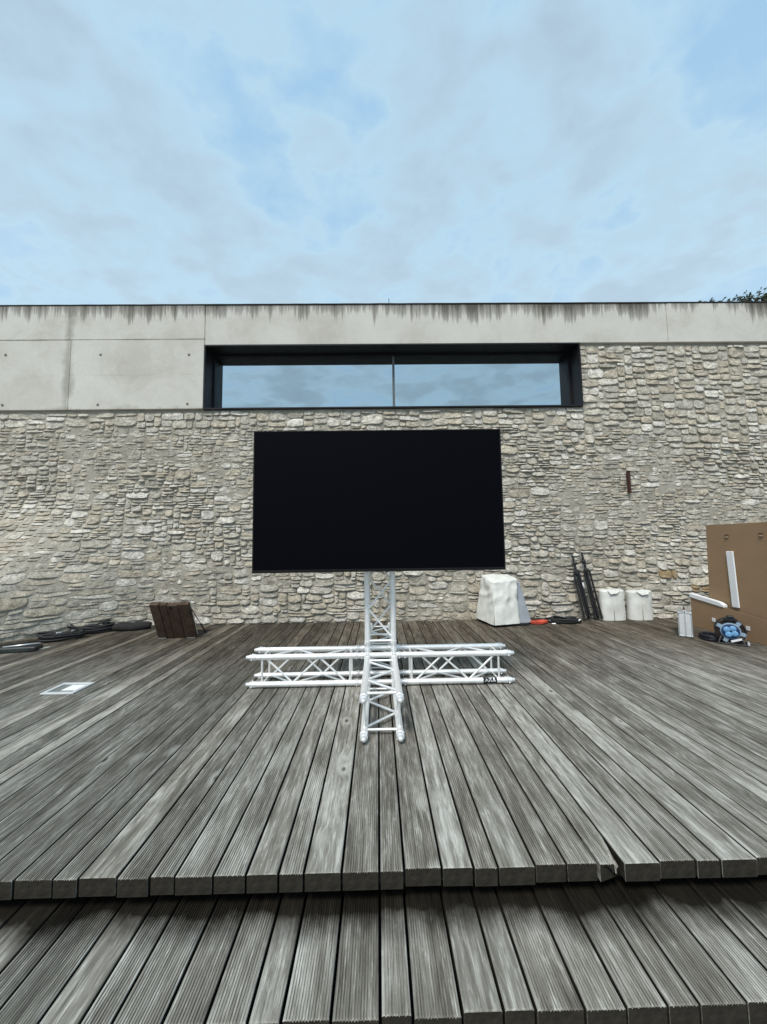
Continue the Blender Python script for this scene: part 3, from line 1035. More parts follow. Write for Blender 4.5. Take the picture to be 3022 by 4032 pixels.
# ---- window
x0, x1, z0, z1 = WIN
GY = 6.79
FY = PY0 - 0.012
win = MB()
th = 0.022
win.box(x0, x0 + th, FY, GY + 0.06, z0, z1)                     # jamb linings
win.box(x1 - th, x1, FY, GY + 0.06, z0, z1)
win.box(x0 + th, x1 - th, FY, GY + 0.06, z1 - th, z1)           # head
win.box(x0 + th, x1 - th, FY, GY + 0.06, z0, z0 + th)           # sill
wf = win.build('window_frame', M_anth, bld)
MB().box(x0 + th, x1 - th, GY - 0.05, GY + 0.055, z1 - 0.060, z1 - th - 0.001).build('head_rail', M_anth, wf)
MB().box(x0 + th, x0 + 0.05, GY - 0.04, GY + 0.055, z0 + th, z1 - 0.061).build('side_rail', M_anth, wf)
MB().box(x1 - 0.058, x1 - th, GY - 0.04, GY + 0.055, z0 + th, z1 - 0.061).build('side_rail', M_anth, wf)
MB().box(0.298, 0.338, GY - 0.045, GY + 0.05, z0 + th + 0.001, z1 - 0.062).build('mullion', plain('mullion_grey', (0.10, 0.11, 0.115), 0.4), wf)
for (a, b2, tl) in ((x0 + 0.051, 0.297, 0.004), (0.339, x1 - 0.059, -0.003)):
    MB().box(a, b2, GY, GY + 0.024, z0 + th + 0.001, z1 - 0.062).build('pane', M_glass, wf)

# ------------------------------------------------------------------ rusty iron strip let into the wall
mb = MB()
mb.add([(4.262, 6.452, 2.455), (4.308, 6.452, 2.455), (4.309, 6.452, 2.085), (4.270, 6.452, 2.070),
        (4.268, 6.405, 2.452), (4.302, 6.405, 2.452), (4.305, 6.405, 2.088), (4.274, 6.405, 2.075)],
       [(4, 5, 6, 7)[::-1], (0, 1, 5, 4), (1, 2, 6, 5), (2, 3, 7, 6), (3, 0, 4, 7)])
mb.box(4.262, 4.312, 6.400, 6.45, 2.452, 2.462, 0.002)
mb.tube([(4.288, 6.412, 2.28), (4.288, 6.398, 2.28)], 0.008, 8)
tag(mb.build('iron_strip', M_rust), 'short rusty iron strip set upright in the stone wall', 'iron strip')

# ------------------------------------------------------------------ lightning rod + shrub on the roof
mb = MB()
mb.tube([(0.25, 6.62, TOPZ + 0.02), (0.25, 6.62, 5.70)], 0.0055, 8)
mb.lathe((0.25, 6.62, TOPZ + 0.01), (0, 0, 1), [(0, 0.03), (0.02, 0.03), (0.03, 0.012), (0.05, 0.008)], 10)
tag(mb.build('lightning_rod', M_anth), 'thin dark rod standing up from the concrete parapet', 'rod')

sh = empty('roof_shrub', (6.6, 6.62, TOPZ), 'straggly green shrub growing over the end of the parapet', 'shrub')
RL = random.Random(31)
stm, lf = MB(), MB()


def leaf(p, d, ln, wd_):
    d = Vector(d).normalized()
    s = d.cross(Vector((RL.uniform(-1, 1), RL.uniform(-1, 1), RL.uniform(-.3, 1)))).normalized()
    up_ = s.cross(d)
    p = Vector(p)
    lf.add([p, p + d * ln * 0.45 + s * wd_ + up_ * wd_ * 0.25, p + d * ln, p + d * ln * 0.45 - s * wd_ + up_ * wd_ * 0.25], [(0, 1, 2), (0, 2, 3)])


for i in range(190):
    t = RL.random() ** 0.65
    bx = 5.75 + 1.75 * t
    by = 6.5 + RL.uniform(-0.02, 0.5)
    hmax = 0.06 + 0.36 * t ** 1.5
    hgt = hmax * RL.uniform(0.35, 1.0)
    p = Vector((bx, by, TOPZ + 0.02))
    pts = [p.copy()]
    d = Vector((RL.uniform(-0.9, 0.5), RL.uniform(-0.5, 0.2), 1)).normalized()
    nst = 5
    for q in range(nst):
        p = p + d * (hgt * 1.25 / nst)
        d = (d + Vector((RL.uniform(-.45, .45), RL.uniform(-.4, .3), RL.uniform(-.42, .15)))).normalized()
        if p.z < TOPZ + 0.03: p.z = TOPZ + 0.03
        pts.append(p.copy())
        for _ in range(3 if hgt > 0.12 else 2):
            leaf(p, (RL.uniform(-1, 1), RL.uniform(-1, 1), RL.uniform(-.3, 1)), RL.uniform(0.03, 0.06), RL.uniform(0.009, 0.017))
    stm.tube(pts, 0.003, 4)
stm.build('stem', M_stem, sh)
lf.build('foliage', M_leaf, sh)

# ------------------------------------------------------------------ truss stand
TX, TY = 0.010, 3.73
HS = 0.12
ZB, ZT = 0.035, 0.275
A0, A1 = 0.196, 1.145
CR = 0.025
ts = empty('truss_stand', (TX, TY, 0), 'silver aluminium box truss cross with upright carrying the big screen', 'truss stand')


def P(ax, s, a, b):
    """arm frame: distance s along axis ax, lateral a, height b"""
    X, Y = ax
    return Vector((TX + X * s - Y * a, TY + Y * s + X * a, b))


def chord(p0, p1):
    MB().tube([p0, p1], CR, 20).build('chord', M_alu, ts, True, sharp=40)


def brace(p0, p1, r=0.0095):
    MB().tube([p0, p1], r, 10).build('brace', M_alu, ts, True, sharp=40)


def coupler_end(p, d):
    c = MB()
    c.lathe(p, d, [(-0.012, 0.0285), (0.0, 0.0290), (0.012, 0.0285), (0.016, 0.024), (0.034, 0.0235), (0.036, 0.0262), (0.044, 0.0262), (0.046, 0.0195), (0.072, 0.0165), (0.080, 0.012), (0.083, 0.005)], 20)
    d = Vector(d)
    s = d.orthogonal().normalized()
    q = Vector(p) + d * 0.026
    c.tube([q - s * 0.034, q + s * 0.034], [0.006, 0.0045], 10)
    c.build('coupler', M_alu2, ts, True, sharp=40)


def coupler_joint(p, d):
    c = MB()
    c.lathe(p, d, [(-0.045, 0.0275), (-0.040, 0.0292), (-0.034, 0.0275), (-0.012, 0.0272), (-0.004, 0.0245), (0.004, 0.0245), (0.012, 0.0272), (0.034, 0.0275), (0.040, 0.0292), (0.045, 0.0275)], 20)
    d = Vector(d)
    s = d.orthogonal().normalized()
    for q in (-0.024, 0.024):
        w_ = Vector(p) + d * q
        c.tube([w_ - s * 0.035, w_ + s * 0.035], [0.0055, 0.004], 8)
    c.build('coupler', M_alu2, ts, True, sharp=40)


for ax in ((1, 0), (-1, 0), (0, 1), (0, -1)):
    A1 = 1.075 if ax == (0, -1) else 1.145
    dv = Vector((ax[0], ax[1], 0))
    for a in (-HS, HS):
        for b in (ZB, ZT):
            chord(P(ax, A0 + 0.03, a, b), P(ax, A1, a, b))
            coupler_joint(P(ax, A0, a, b), dv)
            coupler_end(P(ax, A1, a, b), dv)
    ps, pe = A0 + 0.085, A1 - 0.065
    for s in (ps, pe):
        for a in (-HS, HS):
            brace(P(ax, s, a, ZB + 0.02), P(ax, s, a, ZT - 0.02))
        for b in (ZB, ZT):
            brace(P(ax, s, -HS + 0.02, b), P(ax, s, HS - 0.02, b))
    nd = [ps + 0.035 + (pe - ps - 0.07) * q / 3 for q in range(4)]
    for face, (c0, c1, flip) in enumerate((((-HS, None), (-HS, None), 0), ((HS, None), (HS, None), 1), ((None, ZT), (None, ZT), 1), ((None, ZB), (None, ZB), 0))):
        for q in range(3):
            e0, e1 = nd[q] + 0.012, nd[q + 1] - 0.012
            up_first = (q + flip + (1 if ax in ((-1, 0), (0, -1)) else 0)) % 2
            if face < 2:
                lo_, hi_ = ZB + 0.022, ZT - 0.022
                b0, b1 = (lo_, hi_) if up_first == 0 else (hi_, lo_)
                brace(P(ax, e0, c0[0], b0), P(ax, e1, c0[0], b1))
            else:
                a0, a1 = (-HS + 0.022, HS - 0.022) if up_first == 0 else (HS - 0.022, -HS + 0.022)
                brace(P(ax, e0, a0, c0[1]), P(ax, e1, a1, c0[1]))
# box corner in the middle: short chords between the joints, corner knuckles
for b in (ZB, ZT):
    for a in (-HS, HS):
        chord(Vector((TX - A0, TY + a, b)), Vector((TX + A0, TY + a, b)))
        MB().tube([(TX + a, TY - A0, b), (TX + a, TY + A0, b)], CR - 0.0004, 20).build('chord', M_alu, ts, True, sharp=40)
for a in (-HS, HS):
    for c in (-HS, HS):
        MB().tube([(TX + a, TY + c, ZB), (TX + a, TY + c, ZT + 0.07)], CR - 0.0008, 20).build('chord', M_alu, ts, True, sharp=40)
        coupler_joint(Vector((TX + a, TY + c, ZT + 0.085)), Vector((0, 0, 1)))
        chord(Vector((TX + a, TY + c, ZT + 0.115)), Vector((TX + a, TY + c, 2.02)))
zs = [0.43 + 0.262 * i for i in range(7)]
for fi, (ax, sgn) in enumerate((((1, 0), -1), ((1, 0), 1), ((0, 1), -1), ((0, 1), 1))):
    for q in range(6):
        fl = (q + fi) % 2
        a0, a1 = (HS - 0.022, -HS + 0.022) if fl == 0 else (-HS + 0.022, HS - 0.022)
        if ax == (1, 0):
            brace((TX + a0, TY + sgn * HS, zs[q] + 0.012), (TX + a1, TY + sgn * HS, zs[q + 1] - 0.012))
        else:
            brace((TX + sgn * HS, TY + a0, zs[q] + 0.012), (TX + sgn * HS, TY + a1, zs[q + 1] - 0.012))
    if ax == (1, 0):
        brace((TX - HS + .02, TY + sgn * HS, 0.405), (TX + HS - .02, TY + sgn * HS, 0.405))
    else:
        brace((TX + sgn * HS, TY - HS + .02, 0.405), (TX + sgn * HS, TY + HS - .02, 0.405))
# owner's tape with white lettering on the lower front chord
tp = MB()
tp.tube([(TX + 0.93, TY - HS, ZB), (TX + 1.055, TY - HS, ZB)], CR + 0.0008, 24, cap=False)
tape = tp.build('label_tape', M_black, ts, True)
cu = bpy.data.curves.new('lettering', 'FONT')
cu.body = 'AMR'
cu.size = 0.052
cu.extrude = 0.0004
cu.offset = 0.0025
tmp = bpy.data.objects.new('lettering', cu)
C.objects.link(tmp)
dg = bpy.context.evaluated_depsgraph_get()
tme = bpy.data.meshes.new_from_object(tmp.evaluated_get(dg))
bpy.data.objects.remove(tmp)
rT = CR + 0.0015
wmin = min(v.co.x for v in tme.vertices); wmax = max(v.co.x for v in tme.vertices)
for v in tme.vertices:
    tx_ = (v.co.x - wmin) / (wmax - wmin) * 0.10
    arc = (v.co.y - 0.010) / rT
    ang = radians(18) + arc
    rad = rT + v.co.z
    v.co = Vector((TX + 0.942 + tx_, TY - HS - rad * cos(ang), ZB + rad * sin(ang))) - WLOC[tape.name]
tme.materials.append(plain('white_print', (0.8, 0.82, 0.82), 0.6))
lo = bpy.data.objects.new('lettering', tme)
C.objects.link(lo)
lo.parent = tape

# ------------------------------------------------------------------ screen
sx0, sx1, sz0, sz1, SY = -1.082, 1.098, 1.053, 2.293, 3.33
tv = empty('display_screen', ((sx0 + sx1) / 2, SY, sz0), 'very large black flat screen switched off on truss upright', 'screen')
bz = 0.012
body = MB().box(sx0, sx1, SY + 0.012, SY + 0.062, sz0, sz1, 0.003)
body.box(sx0 + 0.35, sx1 - 0.35, SY + 0.062, SY + 0.095, sz0 + 0.12, sz1 - 0.3, 0.01)
body.build('housing', M_black, tv)
MB().box(sx0 + bz, sx1 - bz, SY + 0.002, SY + 0.0115, sz0 + bz + 0.012, sz1 - bz).build('panel', M_screen, tv)
for a in ((sx0, sx1, sz1 - bz + 0.001, sz1), (sx0, sx1, sz0, sz0 + bz + 0.011)):
    MB().box(a[0], a[1], SY - 0.002, SY + 0.0118, a[2], a[3], 0.0015).build('bezel', M_bezel, tv)
for a in ((sx0, sx0 + bz - 0.001), (sx1 - bz + 0.001, sx1)):
    MB().box(a[0], a[1], SY - 0.002, SY + 0.0118, sz0 + bz + 0.012, sz1 - bz, 0.0015).build('bezel', M_bezel, tv)
br = MB()
for xx in (-0.3, 0.3):
    br.box(TX + xx - 0.02, TX + xx + 0.02, SY + 0.0955, SY + 0.125, 1.28, 1.95)
for zz2 in (1.40, 1.82):
    br.box(TX - 0.36, TX + 0.36, SY + 0.1255, TY - HS - CR - 0.001, zz2 - 0.03, zz2 + 0.03)
br.build('wall_bracket', M_black, tv)
led = MB().box(sx0 + 0.02, sx0 + 0.075, SY - 0.0035, SY - 0.0022, sz0 + 0.006, sz0 + 0.010)
led.build('badge', M_anth, tv)

# ------------------------------------------------------------------ floor hatch (lid standing open)
tilt = radians(27)
hl = empty('hatch_lid', (HOLE_X0, HOLE_Y0, 0), 'dark brown plank hatch lid standing open beside its hole in the deck', 'hatch')
LL, LT = 0.56, 0.075


def lid(pts_box):
    b2 = MB().box(*pts_box, 0.004)
    # local: x along, y = thickness to the back, z = length up the lid; lean towards the camera
    M = Matrix.Translation((0, HOLE_Y0 - 0.01, 0.004)) @ Matrix.Rotation(tilt, 4, 'X')
    return b2.xf(M)


xx = HOLE_X0 + 0.003
for i, wd in enumerate((0.1285, 0.1005, 0.15, 0.15)):
    o = lid((xx + 0.002, xx + wd - 0.004, 0.0 + (0.003 if i == 1 else 0.0), LT - 0.004 * (i % 2), 0.0, LL - 0.006 * (i % 3)))
    o.build('board', M_lid, hl)
    xx += wd
lid((HOLE_X0 + 0.01, HOLE_X1 - 0.012, LT + 0.001, LT + 0.012, 0.02, LL - 0.03)).build('back_plate', M_steel, hl)
lid((HOLE_X1 - 0.0035, HOLE_X1 + 0.002, LT - 0.020, LT, 0.01, LL - 0.02)).build('edge_trim', M_steel, hl)
for a in (0.0, 0.40):
    MB().box(HOLE_X0 + a + 0.01, HOLE_X0 + a + 0.12, HOLE_Y0 - 0.02, HOLE_Y0 + 0.002, 0.0035, 0.0075).build('hinge', M_steel, hl)
k_ = MB().lathe((0, 0, 0), (0, -1, 0), [(0, 0.026), (0.0015, 0.026), (0.002, 0.012)], 18)
k_.xf(Matrix.Translation((0, HOLE_Y0 - 0.01, 0.004)) @ Matrix.Rotation(tilt, 4, 'X') @ Matrix.Translation((HOLE_X0 + 0.285, -0.0002, LL - 0.055)))
k_.build('finger_hole', M_hole, hl)
Mt = Matrix.Translation((0, HOLE_Y0 - 0.01, 0.004)) @ Matrix.Rotation(tilt, 4, 'X')
ptop = Mt @ Vector((HOLE_X1 + 0.008, LT * 0.7, LL * 0.80))
pbot = Vector((HOLE_X1 - 0.03, HOLE_Y1 - 0.13, -0.06))
pm = ptop.lerp(pbot, 0.55)
st = MB().tube([ptop, pm], 0.005, 8).tube([pm, pbot], 0.010, 10)
st.build('gas_strut', M_black, hl, True)

# ------------------------------------------------------------------ floor socket box
fx0, fx1, fy0, fy1 = -3.002, -2.712, 3.548, 3.816
fb = empty('floor_box', (fx0, fy0, 0), 'square steel framed floor box with glass lid set in the deck', 'floor box')
ft = 0.034
for a in ((fx0, fx1, fy0, fy0 + ft), (fx0, fx1, fy1 - ft, fy1), (fx0, fx0 + ft, fy0 + ft + .001, fy1 - ft - .001), (fx1 - ft, fx1, fy0 + ft + .001, fy1 - ft - .001)):
    MB().box(*a, 0.0022, 0.016, 0.002).build('frame', plain('pale_steel', (0.62, 0.65, 0.66), 0.5, 0.35), fb)
MB().box(fx0 + ft + .001, fx1 - ft - .001, fy0 + ft + .001, fy1 - ft - .001, 0.0022, 0.006).build('lid_plate', plain('satin_glass', (0.17, 0.19, 0.185), 0.35), fb)
MB().box(fx0 + 0.115, fx1 - ft - 0.012, fy0 + 0.085, fy1 - ft - 0.012, 0.0062, 0.008).build('paper_label', M_white, fb)

# ------------------------------------------------------------------ cables
def coil(name, c, rx, ry, turns, r, mat, label, cat='cable', rot=0.0, seed=1, lift=0.5, parts=None, group=None, seg=7):
    rs = random.Random(seed)
    pts = []
    n = int(turns * 22)
    for i in range(n):
        t = i / 22.0
        a = 2 * pi * t
        k = 1 + 0.16 * sin(t * 1.9 + seed) + 0.10 * noise.noise(Vector((t * 1.3, seed, 0)))
        ox = 0.10 * rx * noise.noise(Vector((t * 0.9, 3, seed)))
        oy = 0.14 * ry * noise.noise(Vector((t * 0.9, 9, seed)))
        lx, ly = rx * k * cos(a) + ox, ry * k * sin(a) + oy
        lz = r + (2 * r * lift * t * 0.5) * (0.6 + 0.4 * noise.noise(Vector((a, t, seed)))) + 0.35 * r * (1 + sin(a * 2 + t * 3))
        pts.append(Vector((c[0] + lx * cos(rot) - ly * sin(rot), c[1] + lx * sin(rot) + ly * cos(rot), max(lz, r) + c[2])))
    mb_ = MB().tube(pts, r, seg)
    if parts:
        root = empty(name, c, label, cat, group)
        mb_.build('cable', mat, root, True)
        for (pn, off, d, pm_) in parts:
            q = Vector(c) + Vector(off)
            d = Vector(d).normalized()
            MB().lathe(q, d, [(0, 0.008), (0.004, 0.014), (0.03, 0.014), (0.034, 0.011), (0.06, 0.010), (0.062, 0.006)], 12).build(pn, pm_, root, True, sharp=40)
        return root
    o_ = mb_.build(name, mat, None, True, loc=c)
    return tag(o_, label, cat, group)


coil('cable_coil', (-4.47, 5.60, 0), 0.22, 0.12, 11, 0.013, M_rubber, 'black cable coil with silver plugs, nearest the chrome edged unit', rot=radians(35), seed=3, lift=0.95,
     parts=[('plug', (-0.05, -0.05, 0.10), (0.8, 0.5, 0.05), M_steel), ('plug', (0.10, 0.03, 0.11), (0.6, 0.8, 0), M_steel)])
coil('cable_coil', (-4.38, 6.02, 0), 0.27, 0.13, 14, 0.013, M_rubber, 'tall black cable coil between plug ended coil and rolled bag', rot=radians(20), seed=5, lift=1.05)
# rolled black bag
mb = MB()
rg = 28
pts, rad = [], []
for i in range(rg + 1):
    t = i / rg
    pts.append(Vector((-4.10 + 0.50 * t, 6.10 + 0.13 * t, 0.052 + 0.012 * sin(t * 9))))
    rad.append(0.024 + 0.072 * (sin(pi * min(1, max(0, 0.06 + 0.86 * t))) ** 0.55) * (1 + 0.10 * noise.noise(Vector((t * 6, 0, 2)))))
mb.tube(pts, rad, 16)
mb.v = [(a, b2, max(0.002, 0.004 + (c - 0.004) * 0.85 + 0.006 * noise.noise(Vector((a * 18, b2 * 18, c * 18))))) for a, b2, c in mb.v]
tag(mb.build('rolled_bag', M_cloth_black, None, True, loc=(-3.9, 6.15, 0)), 'smooth rolled black cloth bag at the foot of the wall', 'bag')

# chrome edged unit at the far left
un = empty('light_unit', (-4.5, 5.0, 0), 'flat dark unit with a bright chrome edge beside the wall', 'light unit')
Mu = Matrix.Translation((-4.50, 5.02, 0)) @ Matrix.Rotation(radians(9), 4, 'Z')
MB().box(-0.36, 0.19, -0.07, 0.09, 0.003, 0.062, 0.012).xf(Mu).build('casing', M_black, un)
MB().tube([Mu @ Vector((-0.17, -0.055, 0.074)), Mu @ Vector((0.17, 0.06, 0.078))], 0.011, 10).build('chrome_rail', M_steel, un, True)
MB().lathe(Mu @ Vector((-0.215, -0.075, 0.058)), (0, -0.5, 1), [(0, 0.014), (0.008, 0.014), (0.014, 0.006)], 12).build('knob', M_steel, un, True)
MB().box(-0.20, 0.13, -0.075, -0.0715, 0.012, 0.052, 0.001).xf(Mu).build('glass_front', plain('smoked_glass', (0.03, 0.04, 0.04), 0.08, spec=0.8), un)
# wooden lath on the deck
Ml = Matrix.Translation((-4.315, 5.10, 0)) @ Matrix.Rotation(radians(67), 4, 'Z')
mb = MB().box(-0.075, 0.075, -0.011, 0.011, 0.003, 0.016, 0.002).xf(Ml)
mb.add([Ml @ Vector(p) for p in ((0.0752, -0.008, 0.004), (0.082, -0.004, 0.004), (0.082, 0.006, 0.012), (0.0752, 0.009, 0.014))], [(0, 1, 2, 3)])
tag(mb.build('lath', plain('pale_wood', (0.62, 0.60, 0.54), 0.7), None, loc=(-4.31, 5.1, 0)), 'short pale lath lying next to the dark unit', 'lath')
# old beam at the wall foot
Mb = Matrix.Translation((-4.93, 5.42, 0)) @ Matrix.Rotation(radians(38), 4, 'Z')
mb = MB().box(-0.30, 0.30, -0.05, 0.05, 0.003, 0.05, 0.008).xf(Mb)
tag(mb.build('timber_offcut', M_deck, None, loc=(-4.93, 5.42, 0)), 'grey timber offcut lying at the wall behind the dark unit', 'timber')

# right side cables
coil('orange_cable', (2.50, 6.10, 0), 0.13, 0.055, 7, 0.0085, M_orange, 'bright orange cable bundled next to the white covered speaker', rot=radians(8), seed=8, lift=0.9,
     parts=[('plug', (-0.02, -0.05, 0.02), (1, -0.2, 0), M_orange)])
coil('cable_heap', (2.93, 6.17, 0), 0.22, 0.13, 11, 0.009, M_rubber, 'tangled black cable heap with pale plugs beside the folded stands', rot=radians(-6), seed=12, lift=0.95,
     parts=[('plug', (-0.20, -0.02, 0.035), (-1, -0.3, 0.1), M_steel), ('plug', (-0.21, -0.17, 0.016), (-1, 0.2, 0), M_steel), ('plug', (0.16, -0.12, 0.04), (0.8, -0.4, 0.7), M_steel), ('plug', (0.0, 0.02, 0.08), (0.6, 0.2, 0.1), M_steel)])
coil('black_cable', (2.60, 6.27, 0), 0.12, 0.06, 5, 0.009, M_rubber, 'small black cable coil behind the orange cable', rot=radians(0), seed=17, lift=0.9)
coil('reel_lead', (4.27, 5.03, 0), 0.085, 0.16, 9, 0.010, plain('blue_black_cable', (0.012, 0.013, 0.022), 0.6), 'dark blue black cable heap between metal case and cable reel', rot=radians(-30), seed=23, lift=0.8)


# ------------------------------------------------------------------ fabric-covered things
def loft(bot, top, zb, n=72, m=26, rnd=0.18, wr=0.012, seed=0, dome=0.02, sag=0.0, fold=None):
    """four-sided cover from bottom quad to top quad (lists of Vector), rounded, wrinkled"""
    def ring(quad, t, rr):
        out = []
        for i in range(n):
            s = i / n * 4
            k = int(s) % 4
            f = s - int(s)
            a, b2, c0, d0 = quad[k], quad[(k + 1) % 4], quad[(k - 1) % 4], quad[(k + 2) % 4]
            p = a.lerp(b2, f)
            # pull corners in
            cen = (quad[0] + quad[1] + quad[2] + quad[3]) / 4
            cn = (abs(f - 0.5) * 2) ** 6
            p = p.lerp(cen, rr * cn)
            out.append(p)
        return out
    vs_, fs_ = [], []
    cenb = sum(bot, Vector()) / 4
    cent = sum(top, Vector()) / 4
    for j in range(m + 1):
        t = j / m
        quad = [bot[k].lerp(top[k], t) for k in range(4)]
        cen = sum(quad, Vector()) / 4
        rgp = ring(quad, t, rnd * (0.6 + 0.5 * t))
        for i, p in enumerate(rgp):
            od = (p - cen); od.z = 0
            od = od.normalized() if od.length > 1e-6 else Vector()
            q = Vector((p.x * 5.5, p.y * 5.5, p.z * 4.0 + seed))
            wv_ = noise.noise(q) + 0.6 * noise.noise(q * 2.1) - 0.9 * abs(noise.noise(q * 1.5 + Vector((5, 1, seed)))) + 0.35 * noise.noise(Vector((p.x * 22, p.y * 22, p.z * 3 + seed)))
            p = p + od * wr * wv_
            if fold:
                p = fold(p, od, t)
            if j == m:
                p.z -= 0.010
            vs_.append(p)
    for j in range(m):
        for i in range(n):
            i2 = (i + 1) % n
            fs_.append((j * n + i, j * n + i2, (j + 1) * n + i2, (j + 1) * n + i))
    # cap
    prev = m * n
    for q, s in enumerate((0.9, 0.7, 0.45, 0.2)):
        st_ = len(vs_)
        for i in range(n):
            e = vs_[m * n + i]
            p = e.lerp(cent, 1 - s)
            p.z = e.z * s + cent.z * (1 - s) + 0.010 + dome * (1 - s * s) + wr * 1.2 * noise.noise(Vector((p.x * 9, p.y * 9, seed + 4)))
            vs_.append(p)
        for i in range(n):
            i2 = (i + 1) % n
            fs_.append((prev + i, prev + i2, st_ + i2, st_ + i))
        prev = st_
    vs_.append(cent + Vector((0, 0, 0.01 + dome)))
    for i in range(n):
        fs_.append((prev + i, prev + (i + 1) % n, len(vs_) - 1))
    return MB().add(vs_, fs_)


V = Vector
sp = empty('covered_speaker', (1.95, 6.1, 0), 'boxy loudspeaker under a wrinkled white cover standing by the wall', 'speaker')
loft([V((1.735, 5.92, .035)), V((2.385, 6.06, .035)), V((2.36, 6.42, .035)), V((1.66, 6.42, .035))],
     [V((1.79, 6.02, .66)), V((2.235, 6.12, .66)), V((2.23, 6.40, .70)), V((1.72, 6.38, .70))], 0.035, rnd=0.05, wr=0.006, seed=3).build('cabinet_cover', M_grey, sp, True)


def crease(p, od, t):
    # a big diagonal fold on the front and a hem that hangs loose
    if t > 0.30:
        s = (0.5 - abs(noise.noise(Vector((p.x * 5 + p.z * 4, p.y * 5, p.z * 6 - p.x * 3)))) * 2.2) * 0.018 * sstep(0.30, 0.6, t) * (1 - sstep(0.93, 1.0, t))
        p = p + od * s
    return p


loft([V((1.715, 5.835, .040)), V((2.165, 5.965, .040)), V((2.10, 6.43, .05)), V((1.575, 6.43, .055))],
     [V((1.755, 5.955, .665)), V((2.165, 6.035, .715)), V((2.14, 6.41, .755)), V((1.69, 6.38, .755))], 0.04, rnd=0.030, wr=0.012, seed=9, dome=0.015, fold=crease).build('rain_cover', M_cover, sp, True)
MB().box(1.76, 2.30, 5.98, 6.40, 0.003, 0.034).build('base', M_black, sp)
MB().tube([(1.722, 5.842, 0.05), (1.738, 5.90, 0.36), (1.752, 5.945, 0.63)], 0.006, 6).build('seam', M_cover, sp, True)


def tub(cx, wd, y0, y1, h, seed, label):
    root = empty('covered_tub', (cx, (y0 + y1) / 2, 0), label, 'covered tub')
    n, m_ = 48, 16
    vs_, fs_ = [], []
    ym = y1 - 0.02
    for j in range(m_ + 1):
        t = j / m_
        for i in range(n):
            a = 2 * pi * i / n
            ca, sa = cos(a), sin(a)
            hw = wd / 2 * (1.0 - 0.02 * t + 0.015 * sin(t * 5 + seed))
            dp = (y1 - y0) / 2
            e = 2.6
            r = (abs(ca) ** e + abs(sa) ** e) ** (-1 / e)
            x_ = cx + hw * r * ca
            y_ = (y0 + y1) / 2 + dp * r * sa
            wv_ = noise.noise(Vector((x_ * 7, y_ * 7, t * 3 + seed))) + 0.5 * noise.noise(Vector((x_ * 16, y_ * 16, t * 5 + seed)))
            k = 0.008 * wv_ * (0.5 + t)
            z_ = h * t + (0.02 * t * noise.noise(Vector((a * 0.9, seed, 1))) if j == m_ else 0)
            vs_.append(V((x_ + k * ca, y_ + k * sa, z_ + 0.004)))
    for j in range(m_):
        for i in range(n):
            i2 = (i + 1) % n
            fs_.append((j * n + i, j * n + i2, (j + 1) * n + i2, (j + 1) * n + i))
    prev = m_ * n
    for s, dz_ in ((0.96, 0.006), (0.80, -0.004), (0.55, 0.010), (0.25, 0.004)):
        st_ = len(vs_)
        for i in range(n):
            e = vs_[m_ * n + i]
            vs_.append(V((cx + (e.x - cx) * s, (y0 + y1) / 2 + (e.y - (y0 + y1) / 2) * s, h + dz_ + 0.014 * noise.noise(V((e.x * 8 * s, e.y * 8, seed))))))
        for i in range(n):
            i2 = (i + 1) % n
            fs_.append((prev + i, prev + i2, st_ + i2, st_ + i))
        prev = st_
    fs_.append(tuple(prev + i for i in range(n)))
    MB().add(vs_, fs_).build('cover', M_cover, root, True)
    # stitched seam down the front and a lifted flap at the rim
    xs_ = cx + (-0.03 if seed < 2 else -0.025)
    MB().tube([(xs_, y0 - 0.003, 0.006), (xs_ - 0.003, y0 - 0.003, h * 0.5), (xs_ - 0.008, y0 - 0.001, h * 0.93)], 0.0045, 6).build('seam', M_seam, root, True)
    fl = MB()
    sk = 0.03 if seed > 2 else -0.01
    fl.add([(xs_ - 0.085, y0 + 0.004, h + 0.004), (xs_ + 0.115, y0 + 0.004, h - 0.004), (xs_ + 0.06 + sk, y0 - 0.034, h * 0.925), (xs_ - 0.045 + sk, y0 - 0.030, h * 0.895), (xs_ - 0.05, y0 + 0.05, h + 0.016), (xs_ + 0.10, y0 + 0.05, h + 0.012)],
           [(0, 3, 2, 1), (0, 1, 5, 4)])
    fl.build('flap', M_cover, root)
    return root


tub(3.795, 0.40, 6.21, 6.43, 0.475, 1.0, 'white fabric covered tub standing next to the black stands')
tub(4.245, 0.385, 6.20, 6.43, 0.455, 2.6, 'white fabric covered tub on the side of the metal case')


